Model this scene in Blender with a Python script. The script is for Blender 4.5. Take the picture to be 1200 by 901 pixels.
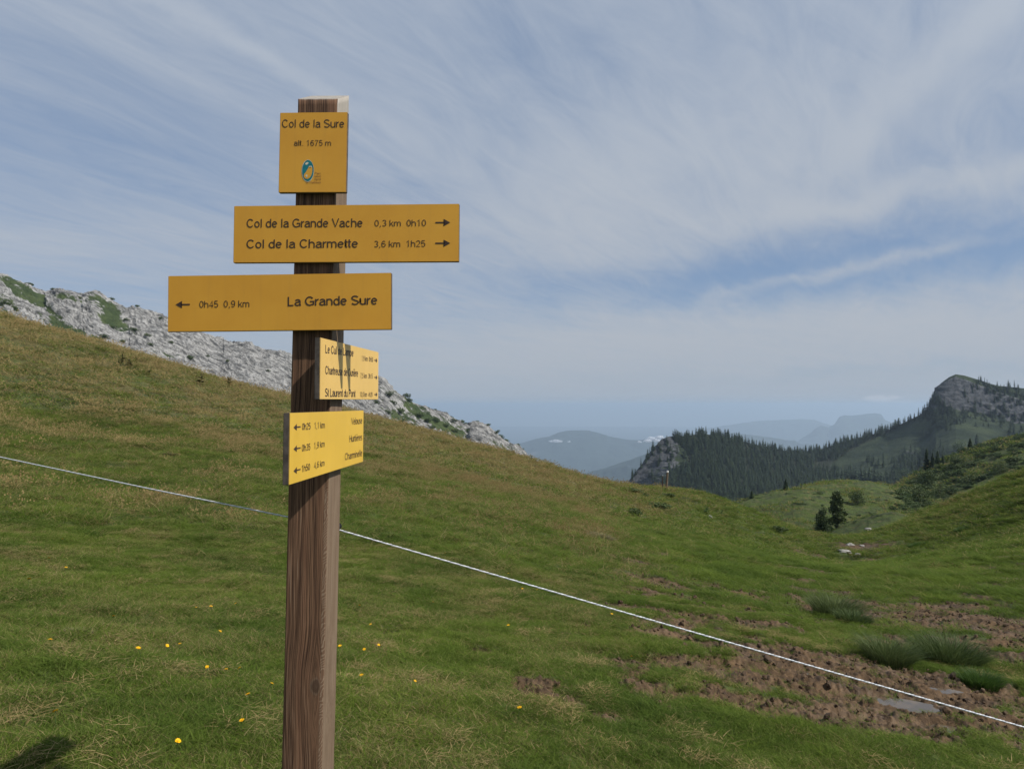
import bpy, bmesh, math, random
import numpy as np
from mathutils import Vector, Matrix, Euler

# ------------------------------------------------------------------ scene, camera, light
for o in list(bpy.data.objects):
    bpy.data.objects.remove(o)
SC = bpy.context.scene
COL = SC.collection
F = 866.67                                  # focal length in photo pixels (1200 wide)
PITCH = math.atan(24.5 / F)
cam_d = bpy.data.cameras.new("camera")
cam_d.sensor_width = 36.0
cam_d.lens = 26.0
cam_d.clip_start = 0.05
cam_d.clip_end = 200000
cam = bpy.data.objects.new("camera", cam_d)
cam.rotation_euler = (math.pi / 2 + PITCH, 0, 0)
COL.objects.link(cam)
SC.camera = cam

SUN_DIR = Vector((0.975, -0.40, 1.05)).normalized()        # towards the sun
SUN_EL = math.asin(SUN_DIR.z)
SUN_AZ = math.atan2(SUN_DIR.x, SUN_DIR.y)                  # clockwise from +Y
sun_d = bpy.data.lights.new("sun", "SUN")
sun_d.energy = 4.7
sun_d.angle = math.radians(0.8)
sun_d.color = (1.0, 0.95, 0.88)
sun = bpy.data.objects.new("sun", sun_d)
sun.rotation_euler = SUN_DIR.to_track_quat('Z', 'Y').to_euler()
COL.objects.link(sun)

SC.view_settings.view_transform = 'Standard'
SC.view_settings.look = 'None'
SC.view_settings.gamma = 1
SC.view_settings.use_curve_mapping = False
SC.view_settings.exposure = 0.2


class NT:
    """small helper for building node trees"""
    def __init__(s, tree):
        s.t = tree; s.n = tree.nodes; s.l = tree.links
    def node(s, typ, ins=None, **kw):
        n = s.n.new(typ)
        for k, v in kw.items():
            setattr(n, k, v)
        for k, v in (ins or {}).items():
            s.put(n, k, v)
        return n
    def put(s, n, k, v):
        sock = n.inputs[k]
        if isinstance(v, bpy.types.NodeSocket):
            s.l.new(v, sock)
        elif isinstance(v, bpy.types.Node):
            s.l.new(v.outputs[0], sock)
        else:
            sock.default_value = v
    def math(s, op, a, b=0.0, c=0.0, clamp=False):
        n = s.node('ShaderNodeMath', operation=op, use_clamp=clamp)
        s.put(n, 0, a); s.put(n, 1, b); s.put(n, 2, c)
        return n.outputs[0]
    def vmath(s, op, a, b=(0, 0, 0)):
        n = s.node('ShaderNodeVectorMath', operation=op)
        s.put(n, 0, a); s.put(n, 1, b)
        return n.outputs['Value'] if op in ('DOT_PRODUCT', 'LENGTH', 'DISTANCE') else n.outputs[0]
    def noise(s, vec, scale, detail=4, rough=0.55, dist=0.0):
        n = s.node('ShaderNodeTexNoise')
        s.put(n, 'Vector', vec); s.put(n, 'Scale', scale); s.put(n, 'Detail', detail)
        s.put(n, 'Roughness', rough); s.put(n, 'Distortion', dist)
        return n.outputs['Fac']
    def ramp(s, fac, lo, hi, a=0.0, b=1.0):
        n = s.node('ShaderNodeMapRange', interpolation_type='SMOOTHSTEP')
        s.put(n, 'Value', fac); s.put(n, 'From Min', lo); s.put(n, 'From Max', hi)
        s.put(n, 'To Min', a); s.put(n, 'To Max', b)
        return n.outputs[0]
    def mix(s, fac, a, b, mode='MIX'):
        n = s.node('ShaderNodeMix', data_type='RGBA', blend_type=mode)
        s.put(n, 0, fac); s.put(n, 6, a); s.put(n, 7, b)
        return n.outputs[2]
    def attr(s, name, typ='GEOMETRY'):
        n = s.node('ShaderNodeAttribute', attribute_type=typ, attribute_name=name)
        return n.outputs['Fac']
    def scalev(s, vec, v):
        return s.vmath('MULTIPLY', vec, v)
    def sep(s, vec):
        n = s.node('ShaderNodeSeparateXYZ'); s.put(n, 0, vec)
        return n.outputs
    def comb(s, x, y, z):
        n = s.node('ShaderNodeCombineXYZ'); s.put(n, 0, x); s.put(n, 1, y); s.put(n, 2, z)
        return n.outputs[0]


def rgb(r, g, b):
    return (r, g, b, 1.0)


def ray(px, py):
    """direction (not normalised, y component 1) of a point of the photograph"""
    a = (np.asarray(px, float) - 600) / F
    u = (450.5 - np.asarray(py, float)) / F
    y = math.cos(PITCH) - u * math.sin(PITCH)
    z = math.sin(PITCH) + u * math.cos(PITCH)
    return a / y, z / y


# ---- world: Nishita sky with a thin veil of cirrus
W = bpy.data.worlds.new("World")
SC.world = W
W.use_nodes = True
w = NT(W.node_tree)
w.n.clear()
sky = w.node('ShaderNodeTexSky', sky_type='NISHITA', sun_disc=False, sun_elevation=SUN_EL,
             sun_rotation=SUN_AZ, altitude=1675, air_density=1.0, dust_density=1.6, ozone_density=1.4)
tc = w.node('ShaderNodeTexCoord')
dirv = w.vmath('NORMALIZE', tc.outputs['Generated'])
dx, dy, dz = w.sep(dirv)
zz = w.math('ADD', w.math('MAXIMUM', dz, 0.0), 0.10)
cx = w.math('DIVIDE', dx, zz)
cy = w.math('DIVIDE', dy, zz)
cpos = w.comb(cx, cy, 0.0)
# streaks run roughly left-near to right-far: rotate and stretch the cloud plane
def rotp(ang, sx, sy, ox=0.0, oy=0.0):
    ca, sa = math.cos(ang), math.sin(ang)
    u = w.math('ADD', w.math('MULTIPLY', cx, ca * sx), w.math('MULTIPLY', cy, sa * sx))
    v = w.math('ADD', w.math('MULTIPLY', cx, -sa * sy), w.math('MULTIPLY', cy, ca * sy))
    return w.comb(w.math('ADD', u, ox), w.math('ADD', v, oy), 0.0)
n_big = w.noise(rotp(1.35, 0.30, 0.60, 3.1, 1.7), 1.0, 3, 0.5, 0.5)
n_str = w.noise(rotp(1.05, 0.45, 1.8, 1.0, 4.0), 1.0, 8, 0.62, 1.8)
n_low = w.noise(rotp(0.35, 0.35, 1.7, 5.0, 2.0), 1.0, 7, 0.62, 1.0)
n_fin = w.noise(rotp(1.05, 1.7, 6.0, 7.0, 2.0), 1.0, 8, 0.64, 1.6)
lowm = w.ramp(dz, 0.30, 0.10)
n_s = w.math('ADD', w.math('MULTIPLY', n_str, w.math('SUBTRACT', 1.0, lowm)), w.math('MULTIPLY', n_low, lowm))
veil = w.math('ADD', w.math('MULTIPLY', w.math('SUBTRACT', n_big, .5), 0.55), w.math('ADD', w.math('MULTIPLY', w.math('SUBTRACT', n_s, .5), 0.72), w.math('MULTIPLY', w.math('SUBTRACT', n_fin, .5), 0.62)))
veil = w.math('ADD', veil, 0.70)
# bands of cirrus and the clear lane, each a soft streak fixed on the sky (gnomonic coordinates north of the zenith)
gy = w.math('MAXIMUM', dy, 0.02)
tx = w.math('DIVIDE', dx, gy); tz = w.math('DIVIDE', dz, gy)
warp = w.math('MULTIPLY', w.math('SUBTRACT', w.noise(w.comb(tx, tz, 0.0), 5.0, 5, .6), .5), .09)
front = w.ramp(dy, 0.05, 0.4)
def streak(x0, y0, x1, y1, wpx, amp):
    global veil
    (a0, c0), (a1, c1) = ray(x0, y0), ray(x1, y1)
    L = math.hypot(a1 - a0, c1 - c0); ux, uz = (a1 - a0) / L, (c1 - c0) / L
    mx, mz = (a0 + a1) / 2, (c0 + c1) / 2
    ex = w.math('SUBTRACT', tx, float(mx)); ez = w.math('ADD', w.math('SUBTRACT', tz, float(mz)), warp)
    al = w.math('ADD', w.math('MULTIPLY', ex, float(ux)), w.math('MULTIPLY', ez, float(uz)))
    pe = w.math('ADD', w.math('MULTIPLY', ex, float(-uz)), w.math('MULTIPLY', ez, float(ux)))
    q = w.math('ADD', w.math('POWER', w.math('ABSOLUTE', w.math('DIVIDE', al, float(L * .62))), 4.0), w.math('POWER', w.math('ABSOLUTE', w.math('DIVIDE', pe, float(wpx / F))), 2.0))
    veil = w.math('ADD', veil, w.math('MULTIPLY', w.math('MULTIPLY', w.math('EXPONENT', w.math('MULTIPLY', q, -1.0)), amp), front))
streak(860, 330, 1330, 262, 36, -.62)
streak(620, 335, 900, 330, 26, -.30)
streak(-200, 150, 300, 190, 110, -.12)
streak(560, 60, 760, 40, 60, -.15)
streak(40, -80, 400, 118, 13, .30)
streak(1300, -120, 1010, 150, 30, .40)
streak(1290, 180, 860, 262, 20, .34)
streak(1140, 282, 860, 345, 9, .55)
streak(560, 425, 1330, 375, 44, .42)
streak(640, 250, 1000, 130, 100, .26)
streak(420, 300, 700, 230, 60, .16)
streak(-60, 270, 330, 290, 36, .16)
streak(760, 447, 1300, 425, 9, -.30)
vm = w.ramp(veil, 0.0, 1.25, 0.0, 1.0)
cirrus = w.mix(w.ramp(dz, 0.0, 0.5), rgb(3.80, 4.10, 4.55), rgb(3.60, 4.05, 4.75))
sdot = w.math('MAXIMUM', w.vmath('DOT_PRODUCT', dirv, tuple(SUN_DIR)), 0.0)
glow = w.math('ADD', 1.0, w.math('MULTIPLY', w.math('POWER', sdot, 5.0), 1.4))     # forward scattering round the sun
cirrus = w.vmath('MULTIPLY', cirrus, w.comb(glow, glow, glow))
skc = w.mix(0.7, sky.outputs[0], rgb(1.65, 2.40, 3.75))
col = w.mix(vm, skc, cirrus)
# haze band at the foot of the sky
hz = w.ramp(dz, -0.02, 0.15, 0.72, 0.0)
col = w.mix(hz, col, rgb(3.10, 3.55, 4.15))
# two little cumulus puffs low over the far ranges
def puff(px, py, wx, wz, amt, seed):
    global col
    a, c = ray(px, py)
    d = Vector((a, 1, c)).normalized()
    e = w.sep(w.vmath('SUBTRACT', dirv, tuple(d)))
    r2 = w.math('ADD', w.math('POWER', w.math('ABSOLUTE', w.math('DIVIDE', e[0], wx)), 2.0),
                w.math('POWER', w.math('ABSOLUTE', w.math('DIVIDE', e[2], wz)), 2.0))
    nn = w.noise(w.vmath('ADD', w.scalev(dirv, (1, 1, 2.0)), (seed, 0, 0)), 90.0, 5, 0.6)
    m = w.math('MULTIPLY', w.ramp(w.math('SUBTRACT', w.math('MULTIPLY', nn, 1.7), r2), 0.0, 0.9), amt)
    col = w.mix(m, col, rgb(5.0, 5.1, 5.5))
puff(694, 497, 0.012, 0.005, 0.45, 1.0)
puff(1032, 467, 0.024, 0.006, 0.60, 2.0)
puff(1060, 474, 0.050, 0.007, 0.30, 5.0)
puff(780, 492, 0.010, 0.004, 0.30, 3.0)
bg = w.node('ShaderNodeBackground', {'Color': col, 'Strength': 0.105})
out = w.node('ShaderNodeOutputWorld')
w.l.new(bg.outputs[0], out.inputs[0])


# ------------------------------------------------------------------ numpy helpers
def _hash(ix, iy, seed):
    h = (ix.astype(np.int64) * 374761393 + iy.astype(np.int64) * 668265263 + seed * 144665) & 0xFFFFFFFF
    h = ((h ^ (h >> 13)) * 1274126177) & 0xFFFFFFFF
    return ((h ^ (h >> 16)) & 0xFFFF) / 65535.0


def perlin(x, y, seed=0):
    x = np.asarray(x, float); y = np.asarray(y, float)
    ix = np.floor(x); iy = np.floor(y)
    fx = x - ix; fy = y - iy
    ux = fx * fx * fx * (fx * (fx * 6 - 15) + 10); uy = fy * fy * fy * (fy * (fy * 6 - 15) + 10)
    def g(ox, oy):
        a = _hash(ix + ox, iy + oy, seed) * 2 * np.pi
        return np.cos(a) * (fx - ox) + np.sin(a) * (fy - oy)
    n0 = g(0, 0) * (1 - ux) + g(1, 0) * ux
    n1 = g(0, 1) * (1 - ux) + g(1, 1) * ux
    return (n0 * (1 - uy) + n1 * uy) * 1.5


def fbm(x, y, seed=0, octaves=4, gain=0.5, ridged=False):
    v = 0; a = 1.0; f = 1.0; tot = 0
    for o in range(octaves):
        n = perlin(np.asarray(x) * f + o * 17.3, np.asarray(y) * f - o * 9.1, seed + o)
        if ridged:
            n = 1 - 2 * np.abs(n)
        v = v + a * n; tot += a
        a *= gain; f *= 2.03
    return v / tot


def sstep(a, b, x):
    t = np.clip((x - a) / (b - a), 0, 1)
    return t * t * (3 - 2 * t)


# ---- near and middle ground: a thin-plate height field through surveyed points
CP = []
def cp(px, py, t):
    a, c = ray(px, py)
    CP.append((float(a) * t, t, float(c) * t - ((.42 if px > 560 else .12) if t > 28 else 0.0)))
def cw(x, y, z):
    CP.append((x, y, z))
for p in [(0, 0, -1.45), (-3, 0, -.85), (3, 0, -1.95), (0, -6, -1.3), (-6, -6, 0.2), (6, -6, -2.2), (-9, 3, 1.2), (8, 2, -2.3),
          (-25, -10, 4), (25, -10, -3), (0, -30, -3)]:
    cw(*p)
for p in [(0, 901, 2.2), (300, 901, 2.58), (600, 901, 3.05), (900, 901, 3.5), (1200, 901, 4.0),
          (0, 750, 3.6), (300, 750, 4.4), (600, 750, 5.6), (850, 750, 6.6), (1060, 800, 5.9), (1200, 800, 6.3),
          (0, 640, 6.4), (300, 640, 8.2), (600, 640, 11), (800, 640, 17), (1100, 720, 10.0), (1200, 720, 10.5), (950, 700, 11.5),
          (0, 560, 10.5), (300, 560, 14), (600, 580, 20), (730, 600, 27), (850, 640, 22), (980, 665, 22), (1000, 650, 31),
          (0, 470, 19), (300, 490, 25), (500, 520, 31),
          (-300, 320, 25), (-300, 500, 9), (-300, 700, 3.4),
          (0, 369, 31), (150, 412, 34), (335, 463, 37), (500, 503, 40), (620, 538, 42), (740, 569, 46), (800, 572, 50), (850, 589, 52), (900, 607, 54), (945, 626, 58),
          (1000, 638, 52), (1010, 628, 80), (978, 617, 110), (1000, 600, 132), (990, 580, 150), (985, 563, 168), (930, 574, 160), (1035, 570, 166), (1065, 588, 150),
          (880, 584, 155), (850, 600, 150), (900, 602, 128), (940, 596, 125), (1040, 606, 118), (1060, 602, 95),
          (1200, 650, 19), (1100, 650, 25), (1200, 600, 33), (1120, 610, 38), (1060, 630, 36),
          (1200, 555, 50), (1150, 570, 49), (1100, 587, 48), (1060, 602, 47), (1030, 617, 46),
          (1400, 520, 50), (1400, 640, 18), (1400, 800, 6.5),
          (1200, 510, 262), (1150, 522, 258), (1100, 542, 250), (1062, 564, 240), (1035, 582, 228), (1200, 552, 175), (1130, 570, 185), (1085, 592, 165),
          (1400, 480, 265), (1400, 560, 150)]:
    cp(*p)
def cback(px, t, z):
    a, _ = ray(px, 500)
    CP.append((float(a) * t, t, z))
for p in [(0, 48, 2.0), (200, 52, -2.0), (400, 56, -3.5), (600, 62, -9), (740, 66, -12), (820, 72, -14.5), (890, 80, -18), (-300, 90, -6), (0, 90, -12), (300, 90, -18), (600, 100, -24), (750, 110, -28),
          (0, 250, -60), (300, 250, -70), (600, 250, -75), (780, 230, -60), (985, 215, -27), (985, 280, -48), (870, 220, -45),
          (1200, 66, -14), (1120, 66, -15), (1200, 100, -22), (1120, 110, -22), (1400, 90, -18),
          (1200, 330, -22), (1100, 330, -40), (1000, 400, -75), (1200, 430, -60), (600, 400, -120), (0, 400, -110), (-300, 400, -110), (1500, 430, -50)]:
    cback(*p)
for _a in (60, 85, 110, 140, 180, 220, 260, 300):
    for _r, _z in ((60, -6), (150, -22), (420, -90)):
        _x, _y = _r * math.sin(math.radians(_a)), _r * math.cos(math.radians(_a))
        cw(_x, _y, _z + (6 if (_a > 200 and _r == 60) else 0))
CP = np.array(CP)
def _phi(r2):
    return 0.5 * r2 * np.log(r2 + 1e-9)
# work in a log-compressed plan so that near and far points carry alike weight
def _warp(x, y):
    r = np.sqrt(x * x + y * y) + 1e-9
    s = np.log1p(r / 3.0) / r * 3.0
    return x * s, y * s
_wx, _wy = _warp(CP[:, 0], CP[:, 1])
_n = len(CP)
_K = _phi((_wx[:, None] - _wx[None]) ** 2 + (_wy[:, None] - _wy[None]) ** 2) + np.eye(_n) * 0.004
_P = np.c_[np.ones(_n), _wx, _wy]
_A = np.block([[_K, _P], [_P.T, np.zeros((3, 3))]])
# interpolate the viewing slope z/(r+3) rather than z, which keeps far heights in proportion
_h = CP[:, 2] / (np.hypot(CP[:, 0], CP[:, 1]) + 3.0)
_sol = np.linalg.solve(_A, np.r_[_h, 0, 0, 0])
def base_h(x, y):
    x = np.asarray(x, float); y = np.asarray(y, float); sh = x.shape
    x = x.ravel(); y = y.ravel(); o = np.empty_like(x)
    for i in range(0, len(x), 60000):
        a, b = _warp(x[i:i + 60000], y[i:i + 60000])
        k = _phi((a[:, None] - _wx[None]) ** 2 + (b[:, None] - _wy[None]) ** 2)
        o[i:i + 60000] = (k @ _sol[:_n] + _sol[_n] + _sol[_n + 1] * a + _sol[_n + 2] * b)
    o *= (np.hypot(x, y) + 3.0)
    return o.reshape(sh)


def hit(px, py, fn=None, lo=1.5, hi=300):
    """where the line of sight of a photo point meets the ground"""
    fn = fn or height
    a, c = ray(px, py)
    t = np.geomspace(lo, hi, 1500)
    g = fn(a * t, t) - c * t
    k = np.argmax(g > 0)
    if g[k] <= 0:
        k = len(t) - 1
    t0, t1 = t[max(k - 1, 0)], t[k]
    for _ in range(12):
        m = .5 * (t0 + t1)
        if fn(np.array([a * m]), np.array([m]))[0] - c * m > 0: t1 = m
        else: t0 = m
    return float(a) * t1, t1, float(fn(np.array([a * t1]), np.array([t1]))[0])


# mud blobs: photo place, half width and half depth in metres, strength
MUD = []
for px, py, rx, ry, st in [(960, 775, 1.25, .55, 1.1), (1075, 805, 1.0, .50, 1.3), (1120, 830, .6, .35, 1.0), (900, 800, .6, .35, .8), (1010, 828, .8, .22, .9),
                           (930, 838, .5, .2, .8), (1010, 865, .35, .12, .5),
                           (850, 690, 1.6, .5, .75), (930, 700, 1.2, .45, .7), (1120, 722, 2.2, .7, 1.1), (1190, 735, 1.5, .9, 1.1), (1060, 708, 1.4, .6, .9), (930, 828, .8, .30, 1.0), (1000, 846, .8, .22, .9), (965, 802, 1.2, .38, 1.1), (1065, 842, .8, .20, .9), (880, 785, .6, .3, .9), (1150, 755, 1.0, .4, .8), (1170, 850, .5, .25, .7), (880, 760, .8, .3, .8), (900, 735, .5, .25, .6), (1190, 655, .8, .6, .6),
                           (1180, 688, .9, .5, .6), (735, 672, .55, .22, .9), (630, 806, .20, .28, .8), (705, 838, .22, .12, .6), (690, 612, .8, .35, .6),
                           (565, 762, .2, .14, .55), (1190, 770, .7, .3, .8), (795, 655, .8, .35, .5), (1000, 646, 1.3, 1.4, 1.2), (820, 735, .6, .2, .5), (455, 740, .12, .12, .5),
                           (430, 745, .1, .1, .5)]:
    x, y, z = hit(px, py, base_h)
    MUD.append((x, y, rx, ry, st))
_g = np.random.default_rng(77)
for _ in range(46):                                       # hoof-broken spots strewn up the hollow
    px, py = _g.uniform(740, 1010), _g.uniform(652, 742)
    if py < 640 + (px - 740) * .02 or (px > 930 and py > 730): continue
    x, y, z = hit(px, py, base_h)
    q = _g.uniform(.16, .42) * y / 9
    MUD.append((x, y, q * 1.7, q * .8, _g.uniform(.5, .85)))
for _ in range(22):
    px, py = _g.uniform(1020, 1215), _g.uniform(660, 760)
    x, y, z = hit(px, py, base_h)
    q = _g.uniform(.15, .35) * y / 9
    MUD.append((x, y, q * 1.7, q * .8, _g.uniform(.5, .8)))
PUD = []
for px, py, rx, ry, ang in [(1056, 818, .20, .10, -.4), (1000, 786, .20, .07, -.2), (1092, 802, .14, .06, 0), (925, 782, .10, .05, .2), (1105, 845, .10, .07, 0)]:
    x, y, z = hit(px, py, base_h)
    PUD.append((x, y, z, rx, ry, ang))


def mud_mask(x, y):
    m = np.zeros_like(x)
    for (a, b, rx, ry, st) in MUD:
        d = ((x - a) / rx) ** 2 + ((y - b) / ry) ** 2
        m = np.maximum(m, st * np.exp(-d * .8))
    near = (np.hypot(x, y) < 60)
    if near.any():
        n = np.zeros_like(x)
        n[near] = fbm(x[near] * 1.9, y[near] * 2.3, 31, 5, .72)
        m = m * 1.12 + n * 1.2 * (m > .02)
    return sstep(.30, .50, m)


def relief(x, y, mud=None):
    r = np.hypot(x, y)
    if mud is None:
        mud = mud_mask(x, y)
    q = sstep(1.2, 3.0, r)
    z = .11 * fbm(x * .30, y * .30, 3, 3) * sstep(4, 14, r)
    z = z + .055 * fbm(x * .9 + 5, y * .9, 5, 3) * q
    z = z + .034 * fbm(x * 3.0, y * 3.0, 6, 3) * q
    # hummocks and cattle steps on the far slopes
    z = z + sstep(9, 45, r) * (.32 * (fbm(x * .45 + 9, y * .8, 8, 4, .6, True) - .25) + .5 * fbm(x * .06, y * .09, 12, 3))
    z = z + sstep(70, 150, r) * (.9 * fbm(x * .05 + 40, y * .12, 14, 4, .55, True))
    nz = mud > .01
    if nz.any():
        xm, ym = x[nz], y[nz]
        c = -.045 + .085 * fbm(xm * 3.4, ym * 4.2, 21, 4, .62) + .045 * fbm(xm * 9, ym * 10, 25, 3, .6, True)
        z = np.array(z)
        z[nz] += mud[nz] * c * np.clip(1.15 - r[nz] / 40, .3, 1)
    for (a, b, c, rx, ry, an) in PUD:
        near = np.hypot(x - a, y - b) < 1.0
        if near.any():
            X = (x[near] - a) * math.cos(an) + (y[near] - b) * math.sin(an); Y = -(x[near] - a) * math.sin(an) + (y[near] - b) * math.cos(an)
            d = np.sqrt((X / rx) ** 2 + (Y / ry) ** 2)
            d = d + .35 * perlin(x[near] * 9, y[near] * 9, 51)
            k = 1 - sstep(.8, 1.7, d)
            tgt = c - .07 - base_h(x[near], y[near])
            z[near] = z[near] * (1 - k) + tgt * k
    return z


def height(x, y):
    x = np.asarray(x, float); y = np.asarray(y, float)
    return base_h(x, y) + relief(x, y)


def photo_px(x, y, z):
    f = y * math.cos(PITCH) + z * math.sin(PITCH); u = -y * math.sin(PITCH) + z * math.cos(PITCH)
    f = np.where(f < .1, .1, f)
    return 600 + F * x / f, 450.5 - F * u / f


def dry_map(x, y):
    r = np.hypot(x, y)
    az = x / np.maximum(y, .5)
    left = 1 - sstep(.02, .35, az)
    d = .15 + left * (.16 * sstep(6, 16, r) + .38 * sstep(14, 36, r)) + (1 - left) * (.12 * sstep(40, 50, r) * sstep(62, 54, r))
    d = d - .16 * (1 - left) * (1 - sstep(16, 34, r))
    d = d + .16 * sstep(66, 120, r)
    d = d + .30 * fbm(x * .35, y * .35, 41, 3) * sstep(4, 12, r) + .46 * fbm(x * 1.1, y * 1.1, 44, 4, .65) + .34 * fbm(x * 4, y * 4, 47, 3)
    return np.clip(d, 0, 1)


def new_mesh(name, verts, faces, smooth=False, mats=(), mat_idx=None):
    me = bpy.data.meshes.new(name)
    verts = np.asarray(verts, np.float32)
    faces = np.asarray(faces, np.int32)
    me.vertices.add(len(verts)); me.vertices.foreach_set('co', verts.ravel())
    k = faces.shape[1]
    me.loops.add(faces.size); me.loops.foreach_set('vertex_index', faces.ravel())
    me.polygons.add(len(faces))
    me.polygons.foreach_set('loop_start', np.arange(0, faces.size, k, dtype=np.int32))
    for m in mats:
        me.materials.append(m)
    if mat_idx is not None:
        me.polygons.foreach_set('material_index', np.asarray(mat_idx, np.int32))
    me.update(calc_edges=True)
    if smooth:
        me.polygons.foreach_set('use_smooth', np.ones(len(faces), bool))
    return me


def add_attr(me, name, vals, dom='POINT'):
    a = me.attributes.new(name, 'FLOAT', dom)
    a.data.foreach_set('value', np.asarray(vals, np.float32).ravel())


def link(name, me, parent=None, **props):
    o = bpy.data.objects.new(name, me)
    COL.objects.link(o)
    if parent is not None:
        o.parent = parent
    for k, v in props.items():
        o[k] = v
    return o


def grid_faces(nr, nc, wrap=False):
    i = np.arange(nr - 1)[:, None]; j = np.arange(nc if wrap else nc - 1)[None]
    a = i * nc + j; b = i * nc + (j + 1) % nc; c = (i + 1) * nc + (j + 1) % nc; d = (i + 1) * nc + j
    return np.stack([a, b, c, d], -1).reshape(-1, 4)


# ------------------------------------------------------------------ materials
def new_mat(name):
    m = bpy.data.materials.new(name)
    m.use_nodes = True
    t = NT(m.node_tree)
    t.n.clear()
    return m, t


def finish(t, shader, disp=None):
    o = t.node('ShaderNodeOutputMaterial')
    t.l.new(shader if isinstance(shader, bpy.types.NodeSocket) else shader.outputs[0], o.inputs[0])


def principled(t, color, rough=0.8, bump=None, bstr=0.5, bdist=0.01, spec=0.3, **kw):
    ins = {'Base Color': color, 'Roughness': rough, 'Specular IOR Level': spec}
    ins.update(kw)
    p = t.node('ShaderNodeBsdfPrincipled', ins)
    if bump is not None:
        b = t.node('ShaderNodeBump', {'Height': bump, 'Strength': bstr, 'Distance': bdist})
        t.l.new(b.outputs[0], p.inputs['Normal'])
    return p


def flat_mat(name, c, rough=0.7, spec=0.3, vary=0.12, scale=30, **kw):
    m, t = new_mat(name)
    g = t.node('ShaderNodeNewGeometry').outputs['Position']
    n = t.noise(g, scale, 4)
    cc = t.mix(t.ramp(n, .3, .7), rgb(*[v * (1 - vary) for v in c]), rgb(*[min(1, v * (1 + vary)) for v in c]))
    finish(t, principled(t, cc, rough, n, .3, .002, spec, **kw))
    return m


# ground under the grass
M_ground, t = new_mat("turf_soil")
P = t.node('ShaderNodeNewGeometry').outputs['Position']
dry = t.attr('dry'); mud = t.attr('mud'); far = t.attr('far')
n1 = t.noise(P, 6.0, 6, .65); n2 = t.noise(P, 1.3, 4, .6); n3 = t.noise(P, 38.0, 3, .6)
nf = t.noise(t.scalev(P, (.5, .9, 1.2)), .6, 7, .68)
green = t.mix(t.ramp(n1, .3, .7), rgb(.034, .072, .006), rgb(.092, .142, .016))
green = t.mix(t.ramp(nf, .40, .62), green, rgb(.026, .046, .012))
heath = t.mix(t.ramp(n2, .35, .65), rgb(.040, .050, .016), rgb(.085, .085, .032))
green = t.mix(t.math('MULTIPLY', t.attr('mid'), .40), green, heath)
straw = t.mix(t.ramp(n1, .3, .7), rgb(.105, .088, .034), rgb(.165, .135, .050))
dn = t.math('ADD', dry, t.math('MULTIPLY', t.math('SUBTRACT', n2, .5), .7))
turf = t.mix(t.ramp(dn, .25, .85), green, straw)
earth = t.mix(t.ramp(n1, .3, .7), rgb(.038, .023, .012), rgb(.108, .067, .034))
earth = t.mix(t.ramp(n3, .5, .8), earth, rgb(.150, .094, .048))
thatch = t.mix(t.ramp(n3, .35, .65), rgb(.030, .032, .012), rgb(.075, .068, .030))
nearc = t.mix(.55, turf, thatch)
turf2 = t.mix(far, nearc, turf)
c = t.mix(mud, turf2, earth)
wet = t.math('MULTIPLY', mud, t.ramp(n2, .42, .6))
rough = t.math('SUBTRACT', .95, t.math('MULTIPLY', wet, .35))
hsum = t.math('ADD', t.math('MULTIPLY', n1, 1.0), t.math('MULTIPLY', n3, .35))
bd = t.math('ADD', .03, t.math('MULTIPLY', far, .30))
pr = principled(t, c, rough, None, spec=.25)
b1 = t.node('ShaderNodeBump', {'Height': hsum, 'Strength': .9, 'Distance': bd})
t.l.new(b1.outputs[0], pr.inputs['Normal'])
finish(t, pr)


def blade_mat(name, g1, g2, d1, d2, trans=.40):
    m, t = new_mat(name)
    dry = t.attr('dry', 'INSTANCER'); tint = t.attr('tint', 'INSTANCER'); bl = t.attr('bl'); bt = t.attr('bt')
    g = t.mix(tint, g1, g2)
    g = t.mix(t.ramp(bl, 1.0, .2, 0, .55), g, rgb(.024, .050, .008))
    g = t.mix(t.math('MULTIPLY', bt, .45), g, rgb(.210, .262, .065))
    s = t.mix(bt, d1, d2)
    isd = t.ramp(t.math('SUBTRACT', t.math('MULTIPLY', dry, .95), bl), -.06, .06)
    c = t.mix(isd, g, s)
    d = principled(t, c, .7, spec=.05)
    tr = t.node('ShaderNodeBsdfTranslucent', {'Color': c})
    mx = t.node('ShaderNodeMixShader', {0: trans, 1: d, 2: tr})
    finish(t, mx)
    return m


M_blade = blade_mat("grass_blade", rgb(.036, .080, .008), rgb(.138, .196, .022), rgb(.205, .160, .058), rgb(.34, .28, .135))
M_stem = blade_mat("dry_stem", rgb(.10, .10, .04), rgb(.15, .13, .06), rgb(.24, .175, .070), rgb(.36, .275, .130), .25)


# ------------------------------------------------------------------ meadow terrain
r1 = np.geomspace(.35, 2.2, 26)[:-1]
r2 = np.geomspace(2.2, 13, 400)[:-1]
r3 = np.geomspace(13, 62, 210)[:-1]
r4 = np.geomspace(62, 420, 190)
RR = np.r_[r1, r2, r3, r4]
a0 = np.radians(np.linspace(-43, 43, 860))
a1 = np.radians(np.linspace(43, 317, 70)[1:-1])
TH = np.r_[a0, a1]
TT, RG = np.meshgrid(TH, RR)
GX = RG * np.sin(TT); GY = RG * np.cos(TT)
Gm = mud_mask(GX, GY)
GZ = base_h(GX, GY) + relief(GX, GY, Gm)
GZ = GZ - sstep(395, 420, RG) * 150
nr, nc = GX.shape
vv = np.stack([GX, GY, GZ], -1).reshape(-1, 3)
vc = np.array([[0, 0, float(base_h(np.array([0.]), np.array([0.]))[0])]])
me = new_mesh("meadow", vv, grid_faces(nr, nc, True)[:, ::-1], True, [M_ground])
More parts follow.
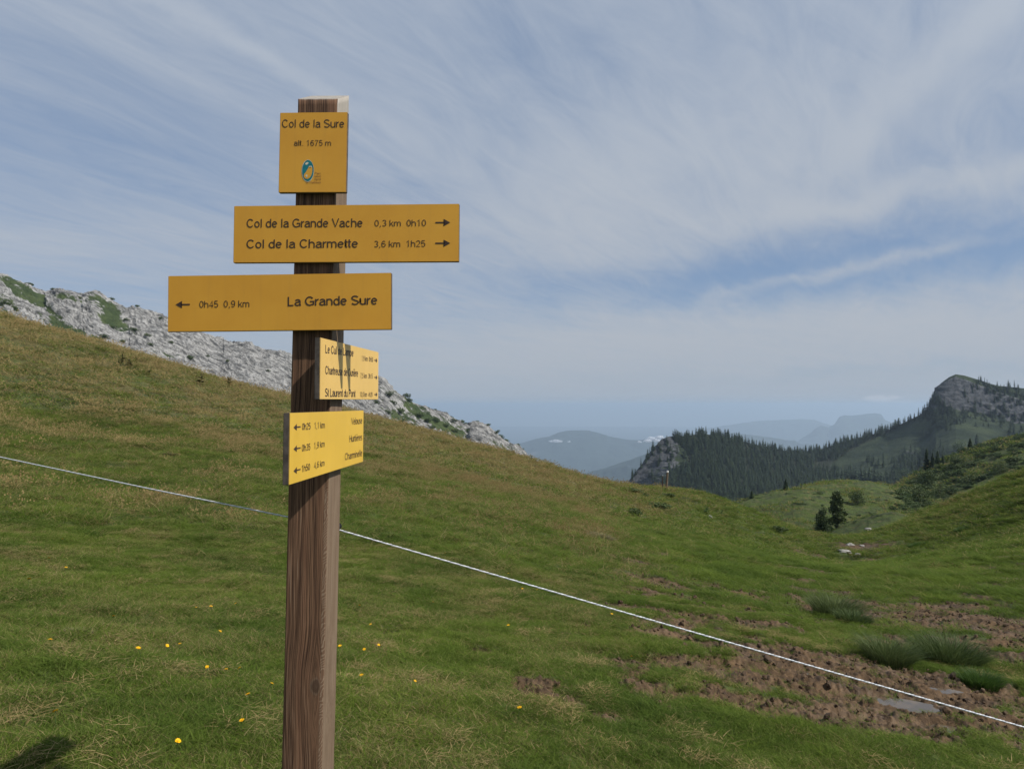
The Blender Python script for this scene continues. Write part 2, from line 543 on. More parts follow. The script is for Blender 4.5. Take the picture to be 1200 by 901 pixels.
add_attr(me, 'mud', Gm); add_attr(me, 'dry', dry_map(GX, GY)); add_attr(me, 'far', sstep(28, 75, RG)); add_attr(me, 'mid', sstep(66, 100, RG))
link("meadow", me, kind='structure')
# the small disc under the camera
k = np.arange(nc)
bm = bmesh.new()
ring = [bm.verts.new(vv[j]) for j in range(0, nc)]
bm.faces.new(ring)
me = bpy.data.meshes.new("ground_underfoot"); bm.to_mesh(me); bm.free(); me.materials.append(M_ground)
link("ground", me, kind='structure')


# ------------------------------------------------------------------ grass
rng = np.random.default_rng(7)


def tuft_mesh(name, n, rad, h0, h1, wid, lean, curl, seg=3, mat=None, seed=0, dirbias=0.0, heads=False):
    g = np.random.default_rng(seed)
    V = []; Fc = []; bl = []; bt = []
    for i in range(n):
        a = g.uniform(0, 2 * np.pi); rr = rad * math.sqrt(g.uniform())
        bx, by = rr * math.cos(a), rr * math.sin(a)
        h = g.uniform(h0, h1); wd = wid * g.uniform(.7, 1.3)
        la = g.uniform(0, 2 * np.pi) if g.uniform() > dirbias else g.normal(2.6, .5)
        ln = lean * g.uniform(.2, 1.2) * h; cu = curl * g.uniform(.3, 1.3) * h
        ca, sa = math.cos(la), math.sin(la)
        fa = g.uniform(0, np.pi); wx, wy = math.cos(fa) * wd / 2, math.sin(fa) * wd / 2
        b0 = len(V); lb = g.uniform(); tb = g.uniform()
        for s in range(seg):
            u = s / seg
            d = ln * u + cu * u * u
            zz_ = h * (u - .25 * curl * u * u)
            x = bx + ca * d; y = by + sa * d
            k = 1 - .55 * u
            V += [(x - wx * k, y - wy * k, zz_), (x + wx * k, y + wy * k, zz_)]
        d = ln + cu
        V.append((bx + ca * d, by + sa * d, h * (1 - .25 * curl)))
        nv = 2 * seg + 1
        for s in range(seg - 1):
            q = b0 + 2 * s
            Fc += [(q, q + 1, q + 3), (q, q + 3, q + 2)]
        q = b0 + 2 * (seg - 1)
        Fc.append((q, q + 1, b0 + nv - 1))
        bl += [lb] * nv; bt += [tb] * nv
        if heads:
            c0 = len(V); hx, hy, hz_ = V[b0 + nv - 1]
            hl, hw = h * .16, wid * 2.4
            V += [(hx - hw, hy, hz_), (hx + hw, hy, hz_), (hx, hy, hz_ + hl), (hx, hy - hw, hz_), (hx, hy + hw, hz_), (hx, hy, hz_ + hl)]
            Fc += [(c0, c0 + 1, c0 + 2), (c0 + 3, c0 + 4, c0 + 5)]
            bl += [lb * .5] * 6; bt += [tb] * 6
    me = new_mesh(name, V, Fc, False, [mat or M_blade])
    add_attr(me, 'bl', bl); add_attr(me, 'bt', bt)
    return bpy.data.objects.new(name, me)


def instancer(name, srcs, pts, rot, scl, idx, attrs, **props):
    """one object that carries all plants of a ground cover as geometry-node instances"""
    coll = bpy.data.collections.new(name + "_kinds")
    for i, s in enumerate(srcs):
        s.name = "%s_kind_%02d" % (name, i)
        coll.objects.link(s)
    me = bpy.data.meshes.new(name)
    me.vertices.add(len(pts)); me.vertices.foreach_set('co', np.asarray(pts, np.float32).ravel())
    a = me.attributes.new('rot', 'FLOAT_VECTOR', 'POINT'); a.data.foreach_set('vector', np.asarray(rot, np.float32).ravel())
    a = me.attributes.new('scl', 'FLOAT_VECTOR', 'POINT'); a.data.foreach_set('vector', np.asarray(scl, np.float32).ravel())
    a = me.attributes.new('idx', 'INT', 'POINT'); a.data.foreach_set('value', np.asarray(idx, np.int32))
    for k, v in attrs.items():
        add_attr(me, k, v)
    o = link(name, me, **props)
    ng = bpy.data.node_groups.new(name, 'GeometryNodeTree')
    ng.interface.new_socket('Geometry', in_out='INPUT', socket_type='NodeSocketGeometry')
    ng.interface.new_socket('Geometry', in_out='OUTPUT', socket_type='NodeSocketGeometry')
    n, l = ng.nodes, ng.links
    gi = n.new('NodeGroupInput'); go = n.new('NodeGroupOutput')
    ci = n.new('GeometryNodeCollectionInfo'); ci.inputs['Collection'].default_value = coll
    ci.inputs['Separate Children'].default_value = True; ci.inputs['Reset Children'].default_value = True
    ip = n.new('GeometryNodeInstanceOnPoints'); ip.inputs['Pick Instance'].default_value = True
    def na(nm, ty):
        x = n.new('GeometryNodeInputNamedAttribute'); x.data_type = ty; x.inputs['Name'].default_value = nm
        return x.outputs['Attribute']
    e2r = n.new('FunctionNodeEulerToRotation')
    l.new(na('rot', 'FLOAT_VECTOR'), e2r.inputs[0]); l.new(e2r.outputs[0], ip.inputs['Rotation'])
    l.new(na('scl', 'FLOAT_VECTOR'), ip.inputs['Scale']); l.new(na('idx', 'INT'), ip.inputs['Instance Index'])
    l.new(gi.outputs[0], ip.inputs['Points']); l.new(ci.outputs[0], ip.inputs['Instance']); l.new(ip.outputs[0], go.inputs[0])
    md = o.modifiers.new(name, 'NODES'); md.node_group = ng
    return o


S_turf = [tuft_mesh("t", 62, .055, .014, .036, .0021, .7, .7, 2, seed=i, dirbias=.25) for i in range(4)]
S_med = [tuft_mesh("t", 52, .05, .024, .056, .0020, .7, .9, 3, seed=10 + i, dirbias=.4) for i in range(3)]
S_long = [tuft_mesh("t", 34, .045, .035, .090, .0016, .9, 1.4, 3, seed=20 + i, dirbias=.55) for i in range(3)]


def scatter(n, ra, rb, tmax=44):
    r = np.sqrt(rng.uniform(ra * ra, rb * rb, n)); a = np.radians(rng.uniform(-tmax, tmax, n))
    return r * np.sin(a), r * np.cos(a), r


def grass_layer(name, n, ra, rb, srcs, pick, sxy, sz, thr, tmax=44, vis=None, mudk=.75, **props):
    x, y, r = scatter(n, ra, rb, tmax)
    m = mud_mask(x, y)
    keep = rng.uniform(size=n) > m * mudk * 1.3
    x, y, r, m = x[keep], y[keep], r[keep], m[keep]
    d = dry_map(x, y)
    long_ = fbm(x * 1.6, y * 1.6, 61, 3, .6)
    z = height(x, y) - .004
    k = len(x)
    idx = pick(x, y, r, d, long_, k)
    ok = idx >= 0
    if vis is not None:
        ok &= vis(x, y, z)
    x, y, z, r, d, idx, long_ = [q[ok] for q in (x, y, z, r, d, idx, long_)]
    k = len(x)
    rot = np.zeros((k, 3)); rot[:, 2] = rng.normal(0, .9, k)
    rot[:, 0] = rng.normal(0, .12, k); rot[:, 1] = rng.normal(0, .12, k)
    s = rng.uniform(.75, 1.3, k)
    hs = 1 + .5 * np.clip(long_, -1, 1) + .55 * np.clip(fbm(x * 3.2, y * 3.2, 63, 3), -.8, 1)
    scl = np.stack([s * sxy(r), s * sxy(r), s * hs * sz(r)], -1)
    tint = np.clip(.5 + .9 * fbm(x * .8, y * .8, 71, 3) + rng.normal(0, .16, k), 0, 1)
    return instancer(name, srcs, np.stack([x, y, z], -1), rot, scl, idx, {'dry': d, 'tint': tint}, **props)


def pick_near(x, y, r, d, lo, k):
    u = rng.uniform(size=k)
    i = rng.integers(0, 4, k)
    i = np.where(u < .12 + .55 * np.clip(lo * 1.6, 0, 1), 4 + rng.integers(0, 3, k), i)
    i = np.where(u < .015 + .30 * np.clip(lo * 1.8 - .25, 0, 1) * sstep(.2, .6, d), 7 + rng.integers(0, 3, k), i)
    return i

one = lambda r: np.ones_like(r)
grass_layer("meadow_grass", 105000, 1.7, 9.5, S_turf + S_med + S_long, pick_near, lambda r: .95 + .03 * r, lambda r: .74 - .01 * r, 0, kind='stuff')
S2 = [tuft_mesh("t", 46, .12, .04, .10, .0048, .5, .8, 2, seed=40 + i, dirbias=.3) for i in range(4)] + \
     [tuft_mesh("t", 44, .11, .09, .20, .0050, .6, 1.1, 3, seed=50 + i, dirbias=.5) for i in range(3)] + \
     [tuft_mesh("t", 26, .12, .14, .30, .0045, .35, .7, 3, M_stem, seed=60 + i, heads=True) for i in range(2)]
def pick_mid(x, y, r, d, lo, k):
    u = rng.uniform(size=k)
    i = rng.integers(0, 4, k)
    i = np.where(u < .10 + .5 * np.clip(lo * 1.5, 0, 1), 4 + rng.integers(0, 3, k), i)
    i = np.where((u < .10 + .25 * sstep(.3, .8, d)) & (d > .42) & (rng.uniform(size=k) < .5), 7 + rng.integers(0, 2, k), i)
    return i
grass_layer("slope_grass", 76000, 9.5, 23, S2, pick_mid, lambda r: .9 + .02 * (r - 9), lambda r: .50 + 0 * r, 0, kind='stuff')
S3 = [tuft_mesh("t", 42, .28, .08, .18, .016, .5, .7, 2, seed=80 + i) for i in range(4)] + \
     [tuft_mesh("t", 40, .26, .12, .26, .013, .5, .9, 2, seed=90 + i) for i in range(3)] + \
     [tuft_mesh("t", 26, .28, .2, .42, .010, .3, .5, 3, M_stem, seed=95 + i, heads=True) for i in range(2)]
grass_layer("ridge_grass", 84000, 23, 66, S3, pick_mid, lambda r: .9 + .012 * (r - 23), lambda r: .44 + .002 * (r - 23), 0, kind='stuff')
S4 = [tuft_mesh("t", 40, .8, .15, .40, .05, .5, .5, 2, seed=120 + i) for i in range(4)]
grass_layer("far_grass", 26000, 66, 290, S4, lambda x, y, r, d, lo, k: rng.integers(0, 4, k), lambda r: r / 95, lambda r: .6 + r / 300, 0, 43,
            vis=lambda x, y, z: (x / y > .22) & (fbm(x * .08, y * .08, 77, 3) > .08), kind='stuff')
S5 = [tuft_mesh("t", 130, .17, .08, .20, .007, .6, 1.0, 3, seed=140 + i) for i in range(4)]
def hummocks(name, n, ra, rb, grow, az0):
    x, y, r = scatter(n, ra, rb, 42)
    k = (fbm(x * .9, y * 1.5, 95, 3, .6) > .10 + az0) & (mud_mask(x, y) < .5)
    k &= (rng.uniform(size=n) < .35 + .65 * sstep(.1, .4, x / y))
    x, y, r = x[k], y[k], r[k]; n = len(x)
    s = rng.uniform(.6, 1.35, n) * grow(r)
    d = dry_map(x, y) * .75
    instancer(name, S5, np.stack([x, y, height(x, y) - .01], -1), np.stack([0 * x, 0 * x, rng.uniform(0, 6.28, n)], -1), np.stack([s * 1.25, s, s * .72], -1), rng.integers(0, 4, n),
              {'dry': d, 'tint': rng.uniform(0, .45, n)}, kind='stuff')
hummocks("grass_hummocks", 17000, 7, 60, lambda r: .55 + r * .022, 0.0)

# ------------------------------------------------------------------ far country: lofted hillsides
def interp_rows(px, rows):
    """rows: list of [(px, value), ...]; linear in px"""
    return np.array([np.interp(px, [q[0] for q in r], [q[1] for q in r]) for r in rows])


def smooth_f(vals, fk, f):
    return np.array([np.interp(f, fk, vals[:, j]) for j in range(vals.shape[1])]).T


def loft(px, sky_y, base_y, fk, trows, nf, back=(60, 300), disp=None):
    """surface seen from its skyline (f=0) down to its foot (f=1); t is the forward distance.
    returns grids of positions, photo px, photo py and f"""
    f = np.concatenate([[0], np.linspace(0, 1, nf)[1:]])
    T = smooth_f(interp_rows(px, trows), fk, f)
    k = 5
    Tk = T.copy()
    for _ in range(3):
        Tk[1:-1] = (Tk[:-2] + Tk[1:-1] + Tk[2:]) / 3
    T = Tk
    Y = sky_y[None] + (base_y[None] - sky_y[None]) * f[:, None]
    X = np.repeat(px[None], len(f), 0)
    a, c = ray(X, Y)
    pos = np.stack([a * T, T, c * T], -1)
    # far side of the crest
    bk = []
    for i, q in enumerate((.35, 1.0)):
        p = pos[0].copy()
        s = (T[0] + back[1] * q) / T[0]
        p[:, 0] *= s; p[:, 1] *= s
        p[:, 2] = p[:, 2] - back[0] * q ** 1.3
        bk.append(p)
    pos = np.concatenate([np.array(bk[::-1]), pos])
    X = np.concatenate([X[:1], X[:1], X]); Y = np.concatenate([Y[:1] - 2, Y[:1] - 1, Y]); Fg = np.concatenate([[[-1.] * len(px)], [[-.5] * len(px)], np.repeat(f[:, None], len(px), 1)])
    return pos, X, Y, Fg


def grid_normals(p):
    du = np.gradient(p, axis=1); dv = np.gradient(p, axis=0)
    n = np.cross(du, dv)
    n /= np.linalg.norm(n, axis=-1, keepdims=True) + 1e-9
    n[n[..., 2] < 0] *= -1
    return n


def add_surface(name, pos, mats, attrs, **props):
    r, c = pos.shape[:2]
    me = new_mesh(name, pos.reshape(-1, 3), grid_faces(r, c)[:, ::-1], True, mats)
    for k, v in attrs.items():
        add_attr(me, k, v)
    return link(name, me, **props)


# ---- material of the rocky and grassy mountain sides
def mountain_mat(name, g1, g2, r1_, r2_, sc, bumpd, streak=(1, 1, 1), wood=False, strata=False):
    m, t = new_mat(name)
    P = t.node('ShaderNodeNewGeometry').outputs['Position']
    PS = t.scalev(P, streak)
    if strata:
        x, y, z = t.sep(P)
        v = t.math('ADD', z, t.math('MULTIPLY', y, .45))
        wv_ = t.math('MULTIPLY', t.math('SUBTRACT', t.noise(P, .045, 3), .5), 14.0)
        u_ = t.math('SUBTRACT', t.math('MULTIPLY', x, .80), t.math('MULTIPLY', v, .60))
        q_ = t.math('ADD', t.math('ADD', t.math('MULTIPLY', x, .60), t.math('MULTIPLY', v, .80)), wv_)
        PS = t.comb(t.math('MULTIPLY', u_, .32), t.math('MULTIPLY', q_, 1.15), t.math('MULTIPLY', y, .1))
    a = t.noise(PS, sc, 8, .68); b = t.noise(P, sc * .22, 5, .6); c_ = t.noise(PS, sc * 3.3, 5, .7)
    rk = t.attr('rock'); 
    grass = t.mix(t.ramp(b, .35, .65), g1, g2)
    grass = t.mix(t.ramp(a, .45, .75), grass, rgb(*[v * .6 for v in g1[:3]]))
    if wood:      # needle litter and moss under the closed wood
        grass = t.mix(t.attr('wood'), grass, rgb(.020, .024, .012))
    rock = t.mix(t.ramp(a, .36, .6), r1_, r2_)
    rock = t.mix(t.ramp(c_, .52, .34, 0, .85), rock, rgb(*[v * .45 for v in r1_[:3]]))
    msk = t.ramp(t.math('ADD', rk, t.math('MULTIPLY', t.math('SUBTRACT', a, .5), 1.1)), .42, .58)
    col_ = t.mix(msk, grass, rock)
    h = t.math('ADD', a, t.math('MULTIPLY', c_, .4))
    finish(t, principled(t, col_, .9, h, .9, bumpd, spec=.15))
    return m


# ---- 1. the limestone ridge on the left
px = np.linspace(-260, 640, 1000)
skl = [(-260, 250), (-120, 285), (0, 323), (22, 331), (45, 340), (52, 343), (80, 341), (97, 345), (110, 342), (128, 353), (150, 364), (162, 363), (190, 374), (230, 389), (260, 401), (290, 404), (335, 417), (380, 430), (430, 441),
       (446, 444), (456, 457), (470, 466), (482, 472), (500, 482), (520, 489), (535, 495), (545, 501), (549, 505), (555, 498), (562, 497), (572, 502), (580, 512), (590, 521), (597, 525), (603, 523), (612, 531), (622, 545), (640, 570)]
sk = np.interp(px, *zip(*skl)); rd = [(-260, 290), (0, 369), (150, 412), (335, 463), (500, 503), (620, 538), (640, 575)]
bs = np.interp(px, *zip(*rd)) + 26
bs = np.maximum(bs, sk + 8)
pos, X, Y, Fg = loft(px, sk, bs, [0, .3, .6, 1],
                     [[(-260, 420), (0, 470), (300, 520), (640, 560)], [(-260, 385), (0, 425), (300, 480), (640, 545)],
                      [(-260, 350), (0, 390), (300, 445), (640, 530)], [(-260, 310), (0, 345), (300, 400), (640, 515)]], 170, back=(80, 160))
N = grid_normals(pos)
u_ = pos[..., 0]; v_ = pos[..., 2] * 1.0 + pos[..., 1] * .45
al = (u_ * .80 - v_ * .6); ac = (u_ * .6 + v_ * .80)          # along and across the strata
dsp = 4.6 * fbm(al * .022, ac * .075, 101, 4, .6, True) + 2.2 * fbm(al * .10, ac * .40, 103, 4, .65, True) + .7 * fbm(al * .35, ac * 1.0, 106, 3, .6, True)
edge = np.clip((Fg + .02) * 14, 0.12, 1)
green = fbm(al * .030, ac * .065, 111, 4, .55)
def gb(cx_, cy_, rx, ry, rot=0.):
    dx_ = X - cx_; dy_ = Y - cy_; c0, s0 = math.cos(rot), math.sin(rot)
    return np.exp(-(((dx_ * c0 + dy_ * s0) / rx) ** 2 + ((-dx_ * s0 + dy_ * c0) / ry) ** 2))
gr = .24 + green * .85 + .75 * gb(128, 370, 30, 10, .75) + .7 * gb(20, 350, 24, 6, .75) + .8 * gb(55, 368, 38, 6, .75) + .6 * gb(100, 398, 40, 6, .35) + .5 * gb(10, 372, 16, 10) + .55 * gb(480, 495, 22, 14, .6) \
    + .45 * gb(520, 505, 25, 10, .4) + .35 * gb(455, 500, 20, 20) + .13 * sstep(425, 470, X) - .5 * gb(560, 505, 12, 10) + .6 * gb(75, 352, 14, 5) - .35 * gb(300, 430, 110, 30, .4) - .3 * gb(215, 400, 50, 25, .4)
gr = np.clip(gr * .86 + .22 * fbm(al * .16, ac * .4, 115, 4, .7), 0, .92)
dsp = dsp * (1 - .55 * sstep(.35, .7, gr))
pos = pos + N * (dsp * edge)[..., None]
M_ridge = mountain_mat("limestone", rgb(.034, .052, .018), rgb(.062, .082, .030), rgb(.090, .090, .088), rgb(.330, .325, .310), .42, 2.2, (1.0, .8, 1.6), strata=True)
add_surface("limestone_ridge", pos, [M_ridge], {'rock': 1 - gr}, kind='structure')
RIDGE = (pos, X, Y, Fg)

def in_poly(x, y, poly):
    c = np.zeros_like(x, bool); n = len(poly); j = n - 1
    for i in range(n):
        xi, yi = poly[i]; xj, yj = poly[j]
        k = ((yi > y) != (yj > y)) & (x < (xj - xi) * (y - yi) / (yj - yi + 1e-12) + xi)
        c ^= k; j = i
    return c
FOR = [(792, 508), (830, 503), (870, 505), (900, 512), (930, 519), (960, 517), (985, 509), (1000, 506), (1040, 495), (1062, 485), (1088, 468), (1092, 470), (1072, 492), (1050, 503), (1026, 514), (1003, 524), (985, 536), (972, 546), (985, 556),
       (1010, 556), (1040, 566), (1052, 580), (1045, 610), (900, 640), (800, 640), (770, 600), (768, 575), (788, 556), (806, 542), (806, 530), (790, 518)]

# ---- 2. the wooded mountain across the pass
px = np.linspace(560, 1420, 860)
skl = [(560, 760), (640, 690), (700, 620), (722, 588), (738, 563), (746, 553), (752, 545), (760, 533), (768, 523), (776, 515), (785, 512), (796, 512), (815, 509), (830, 509), (850, 511), (865, 515), (880, 520), (900, 524), (930, 530), (960, 527), (985, 519), (1000, 515), (1040, 504),
       (1060, 495), (1078, 486), (1089, 477), (1093, 468), (1096, 456), (1103, 449), (1112, 442), (1120, 438.5), (1130, 440), (1140, 443), (1150, 446), (1158, 449), (1170, 452), (1200, 455), (1240, 458), (1300, 455), (1420, 470)]
sk = np.interp(px, *zip(*skl)); bs = np.full_like(px, 655.0); bs = np.maximum(bs, sk + 30)
pos, X, Y, Fg = loft(px, sk, bs, [0, .10, .20, .32, .5, .72, 1],
    [[(560, 1010), (740, 1050), (800, 1080), (870, 1180), (960, 1240), (1060, 1220), (1100, 1170), (1420, 1150)],
     [(560, 1000), (740, 1044), (800, 1070), (870, 1130), (960, 1180), (1060, 1160), (1100, 1150), (1420, 1130)],
     [(560, 990), (740, 1038), (800, 1050), (870, 1070), (960, 1100), (1060, 1080), (1100, 1135), (1420, 1110)],
     [(560, 975), (740, 1026), (800, 1010), (870, 990), (960, 990), (1060, 960), (1100, 1010), (1420, 980)],
     [(560, 955), (740, 1005), (800, 940), (870, 860), (960, 800), (1060, 770), (1100, 800), (1420, 790)],
     [(560, 930), (740, 960), (800, 820), (870, 700), (960, 620), (1060, 590), (1100, 600), (1420, 590)],
     [(560, 900), (740, 900), (800, 700), (870, 540), (960, 460), (1060, 430), (1100, 430), (1420, 430)]], 190, back=(260, 500))
N = grid_normals(pos)
xx, yy, zz_ = pos[..., 0], pos[..., 1], pos[..., 2]
rock = np.zeros_like(X)
cliffL = sstep(812, 786, X) * sstep(.5, .28, Fg + (X - 770) * .0025) + sstep(772, 750, X)
cliffL = np.clip(cliffL, 0, 1)
# summit crag: a band under the crest that lowers to the right
yb = np.interp(X, [1090, 1100, 1120, 1128, 1150, 1165, 1180, 1200, 1300], [458, 449, 441, 444, 452, 458, 463, 470, 480])
yt = np.interp(X, [1090, 1098, 1118, 1140, 1165, 1185, 1200, 1300], [476, 482, 482, 484, 487, 495, 498, 505])
cliffR = sstep(-2, 4, Y - yb) * sstep(3, -4, Y - yt) * sstep(1086, 1096, X)
rock = np.clip(cliffL * .62 + cliffR * .95, 0, 1)
rock = rock + .55 * np.exp(-(((X - 1066) / 13) ** 2 + ((Y - 530) / 5) ** 2)) + .12 * fbm(xx * .02, yy * .02, 131, 3)
dsp = 3.2 * fbm(xx * .012, yy * .012 + zz_ * .02, 121, 4) * sstep(0, .12, Fg)
dsp = dsp + rock * (4.5 * fbm((xx + zz_) * .03, (zz_ * 1.2 - xx * .4) * .055, 123, 4, .6, True) + 1.6 * fbm((xx + zz_) * .11, (zz_ - xx * .3) * .16, 125, 3, .6, True)) * np.clip((Fg + .03) * 16, .15, 1)
pos = pos + N * dsp[..., None]
M_mount = mountain_mat("mountain_side", rgb(.013, .022, .010), rgb(.034, .047, .019), rgb(.030, .033, .038), rgb(.080, .083, .088), .10, 3.0, (1.0, 1.0, 2.4), wood=True)  # rock and grass colours darkened to stand in for cloud shade
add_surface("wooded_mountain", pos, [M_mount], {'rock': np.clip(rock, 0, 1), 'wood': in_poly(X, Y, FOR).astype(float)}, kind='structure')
MOUNT = (pos, X, Y, Fg)

# ---- 3. blue ranges far away
M_blue = mountain_mat("distant_slope", rgb(.014, .026, .022), rgb(.028, .042, .028), rgb(.070, .075, .075), rgb(.12, .12, .12), .0011, 60, (1, 1, 1))
def far_range(name, skl, t0, t1, foot, seed, amp, back=900):
    px = np.linspace(skl[0][0], skl[-1][0], 260)
    sk = np.interp(px, *zip(*skl)) + .5 * fbm(px * .09, px * 0, seed, 4)
    bs = np.full_like(px, foot); bs = np.maximum(bs, sk + 6)
    pos, X, Y, Fg = loft(px, sk, bs, [0, 1], [[(skl[0][0], t0), (skl[-1][0], t0)], [(skl[0][0], t1), (skl[-1][0], t1)]], 50, back=(back, 2500))
    N = grid_normals(pos)
    d = amp * fbm(pos[..., 0] / (amp * 9), (pos[..., 1] + pos[..., 2]) / (amp * 12), seed, 5, .55, True) * np.clip(Fg * 8, 0, 1)
    pos = pos + N * d[..., None]
    add_surface(name, pos, [M_blue], {'rock': .25 + .4 * fbm(pos[..., 0] / 900, pos[..., 1] / 900, seed + 3, 3)}, kind='structure')
far_range("distant_plateau", [(820, 503), (860, 497), (890, 493), (915, 492), (940, 491), (955, 492), (966, 496), (985, 502), (1010, 515), (1060, 530)], 26000, 23000, 560, 201, 260)
far_range("distant_cliff_mountain", [(930, 520), (950, 507), (962, 498), (970, 501), (978, 497), (984, 488), (990, 486.5), (1000, 487), (1012, 485.5), (1026, 484), (1033, 485.5), (1037, 492), (1050, 497), (1080, 501), (1200, 505), (1300, 520)], 19000, 16500, 560, 211, 220)
far_range("distant_domed_mountain", [(380, 555), (470, 545), (540, 530), (585, 522), (612, 519), (628, 514), (645, 511), (655, 506.5), (665, 504.5), (688, 504), (697, 506), (712, 511), (735, 515), (770, 517), (800, 512), (860, 507), (900, 512), (950, 524), (1010, 550)], 14500, 12000, 575, 221, 200)
far_range("distant_forested_slope", [(480, 600), (600, 575), (640, 566), (680, 556), (710, 548), (740, 538), (770, 527), (800, 521), (840, 514), (880, 524), (930, 545)], 8200, 6500, 620, 231, 120)

# ---- valley floor out to the horizon
bm = bmesh.new()
bmesh.ops.create_circle(bm, cap_ends=True, radius=44000, segments=96)
me = bpy.data.meshes.new("valley_floor"); bm.to_mesh(me); bm.free()
me.materials.append(M_blue)
o = link("valley_floor", me, kind='structure'); o.location = (0, 0, -1250)


# ------------------------------------------------------------------ trees and bushes
def leaf_mat(name, c1, c2, trans=.25):
    m, t = new_mat(name)
    P = t.node('ShaderNodeNewGeometry').outputs['Position']
    oi = t.node('ShaderNodeObjectInfo').outputs['Random']
    n = t.noise(P, .9, 3, .6); bl = t.attr('bl')
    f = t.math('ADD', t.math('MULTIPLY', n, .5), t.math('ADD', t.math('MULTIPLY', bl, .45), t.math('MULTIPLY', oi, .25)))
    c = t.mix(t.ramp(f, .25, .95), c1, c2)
    d = principled(t, c, .6, spec=.2)
    tr = t.node('ShaderNodeBsdfTranslucent', {'Color': c})
    finish(t, t.node('ShaderNodeMixShader', {0: trans, 1: d, 2: tr}))
    return m

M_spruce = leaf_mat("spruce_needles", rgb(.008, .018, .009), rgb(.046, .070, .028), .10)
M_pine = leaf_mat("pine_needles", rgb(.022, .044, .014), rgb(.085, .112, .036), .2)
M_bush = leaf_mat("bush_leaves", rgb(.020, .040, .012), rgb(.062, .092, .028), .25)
M_bark = flat_mat("bark", (.075, .055, .042), .9, .1, .35, 12)


def tube(V, Fc, p0, p1, ra, rb, n=6):
    p0 = np.array(p0, float); p1 = np.array(p1, float); d = p1 - p0; d /= np.linalg.norm(d) + 1e-9
    a = np.cross(d, [0, 0, 1.] if abs(d[2]) < .9 else [1., 0, 0]); a /= np.linalg.norm(a); b = np.cross(d, a)
    k = len(V)
    for p, r in ((p0, ra), (p1, rb)):
        for i in range(n):
            w_ = 2 * np.pi * i / n
            V.append(tuple(p + r * (math.cos(w_) * a + math.sin(w_) * b)))
    for i in range(n):
        j = (i + 1) % n
        Fc.append((k + i, k + j, k + n + j)); Fc.append((k + i, k + n + j, k + n + i))


def conifer(H, R, tiers, per, seed, ragged=.3, base=.06, seg=2):
    """needle crown as drooping branch fans, tier over tier; returns crown V,F,bl and trunk V,F"""
    g = np.random.default_rng(seed)
    V, Fc, bl = [], [], []
    for k in range(tiers):
        u = (k + g.uniform(-.3, .3)) / tiers
        z = H * (base + (1 - base) * max(u, 0))
        r = R * (1 - u) ** .72 * g.uniform(1 - ragged, 1.05) + .015 * H
        a0_ = g.uniform(0, 6.28)
        for i in range(per):
            if g.uniform() < .08: continue
            a = a0_ + 6.283 * i / per + g.uniform(-.3, .3)
            rr = r * g.uniform(.65, 1.12); dr = rr * g.uniform(.15, .45)
            wd = rr * g.uniform(.35, .6) * (7 / per) ** .4
            ca, sa = math.cos(a), math.sin(a)
            lift = H * .03
            p0 = (0, 0, z + lift); 
            m1 = (ca * rr * .55 - sa * wd, sa * rr * .55 + ca * wd, z - dr * .45); m2 = (ca * rr * .55 + sa * wd, sa * rr * .55 - ca * wd, z - dr * .45)
            e = (ca * rr, sa * rr, z - dr)
            b = len(V); V += [p0, m1, m2, e]
            Fc += [(b, b + 2, b + 1), (b + 1, b + 2, b + 3)]
            bl += [g.uniform()] * 4
            if seg > 1:      # hanging twigs
                for q in range(2):
                    s_ = g.uniform(.4, .95); w2 = wd * .5
                    x0, y0, z0 = ca * rr * s_, sa * rr * s_, z - dr * s_
                    b = len(V); V += [(x0 - sa * w2, y0 + ca * w2, z0), (x0 + sa * w2, y0 - ca * w2, z0), (x0 + ca * w2 * .3, y0 + sa * w2 * .3, z0 - H * .045)]
                    Fc.append((b, b + 1, b + 2)); bl += [g.uniform() * .5] * 3
    b = len(V); V += [(-.02 * R, 0, H * .93), (.02 * R, 0, H * .93), (0, .02 * R, H * 1.02)]; Fc.append((b, b + 1, b + 2)); bl += [.5] * 3
    TV, TF = [], []
    tube(TV, TF, (0, 0, -H * .06), (0, 0, H * .5), H * .018, H * .011); tube(TV, TF, (0, 0, H * .5), (0, 0, H * .97), H * .011, H * .002, 5)
    return V, Fc, bl, TV, TF


def far_conifer_mesh(name, *a, **k):
    V, Fc, bl, TV, TF = conifer(*a, **k)
    n = len(V)
    F2 = Fc + [tuple(i + n for i in f) for f in TF]
    me = new_mesh(name, V + TV, F2, False, [M_spruce, M_bark], [0] * len(Fc) + [1] * len(TF))
    add_attr(me, 'bl', bl + [0] * len(TV))
    return me


def leafball(blobs, n, leaf, seed, flat=.8):
    """foliage as many small leaf-sprays spread through lobes; blobs = (x,y,z,r)"""
    g = np.random.default_rng(seed)
    V, Fc, bl = [], [], []
    wt = np.array([b[3] ** 2 for b in blobs]); wt = wt / wt.sum()
    for i in range(n):
        b = blobs[g.choice(len(blobs), p=wt)]
        d = g.normal(size=3); d /= np.linalg.norm(d)
        rr = b[3] * (g.uniform(.35, 1.0) ** .45) * (1 + .18 * g.normal() * .6)
        p = np.array(b[:3]) + d * rr * np.array([1, 1, flat])
        a_ = g.normal(size=3) + d * .6; a_ /= np.linalg.norm(a_)
        c_ = np.cross(a_, g.normal(size=3)); c_ /= np.linalg.norm(c_) + 1e-9
        s = leaf * g.uniform(.6, 1.5)
        k = len(V)
        V += [tuple(p - c_ * s * .45), tuple(p + c_ * s * .45), tuple(p + a_ * s), tuple(p - a_ * s * .6)]
        Fc += [(k, k + 1, k + 2), (k, k + 3, k + 1)]
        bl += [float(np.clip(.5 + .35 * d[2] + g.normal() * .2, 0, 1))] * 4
    return V, Fc, bl


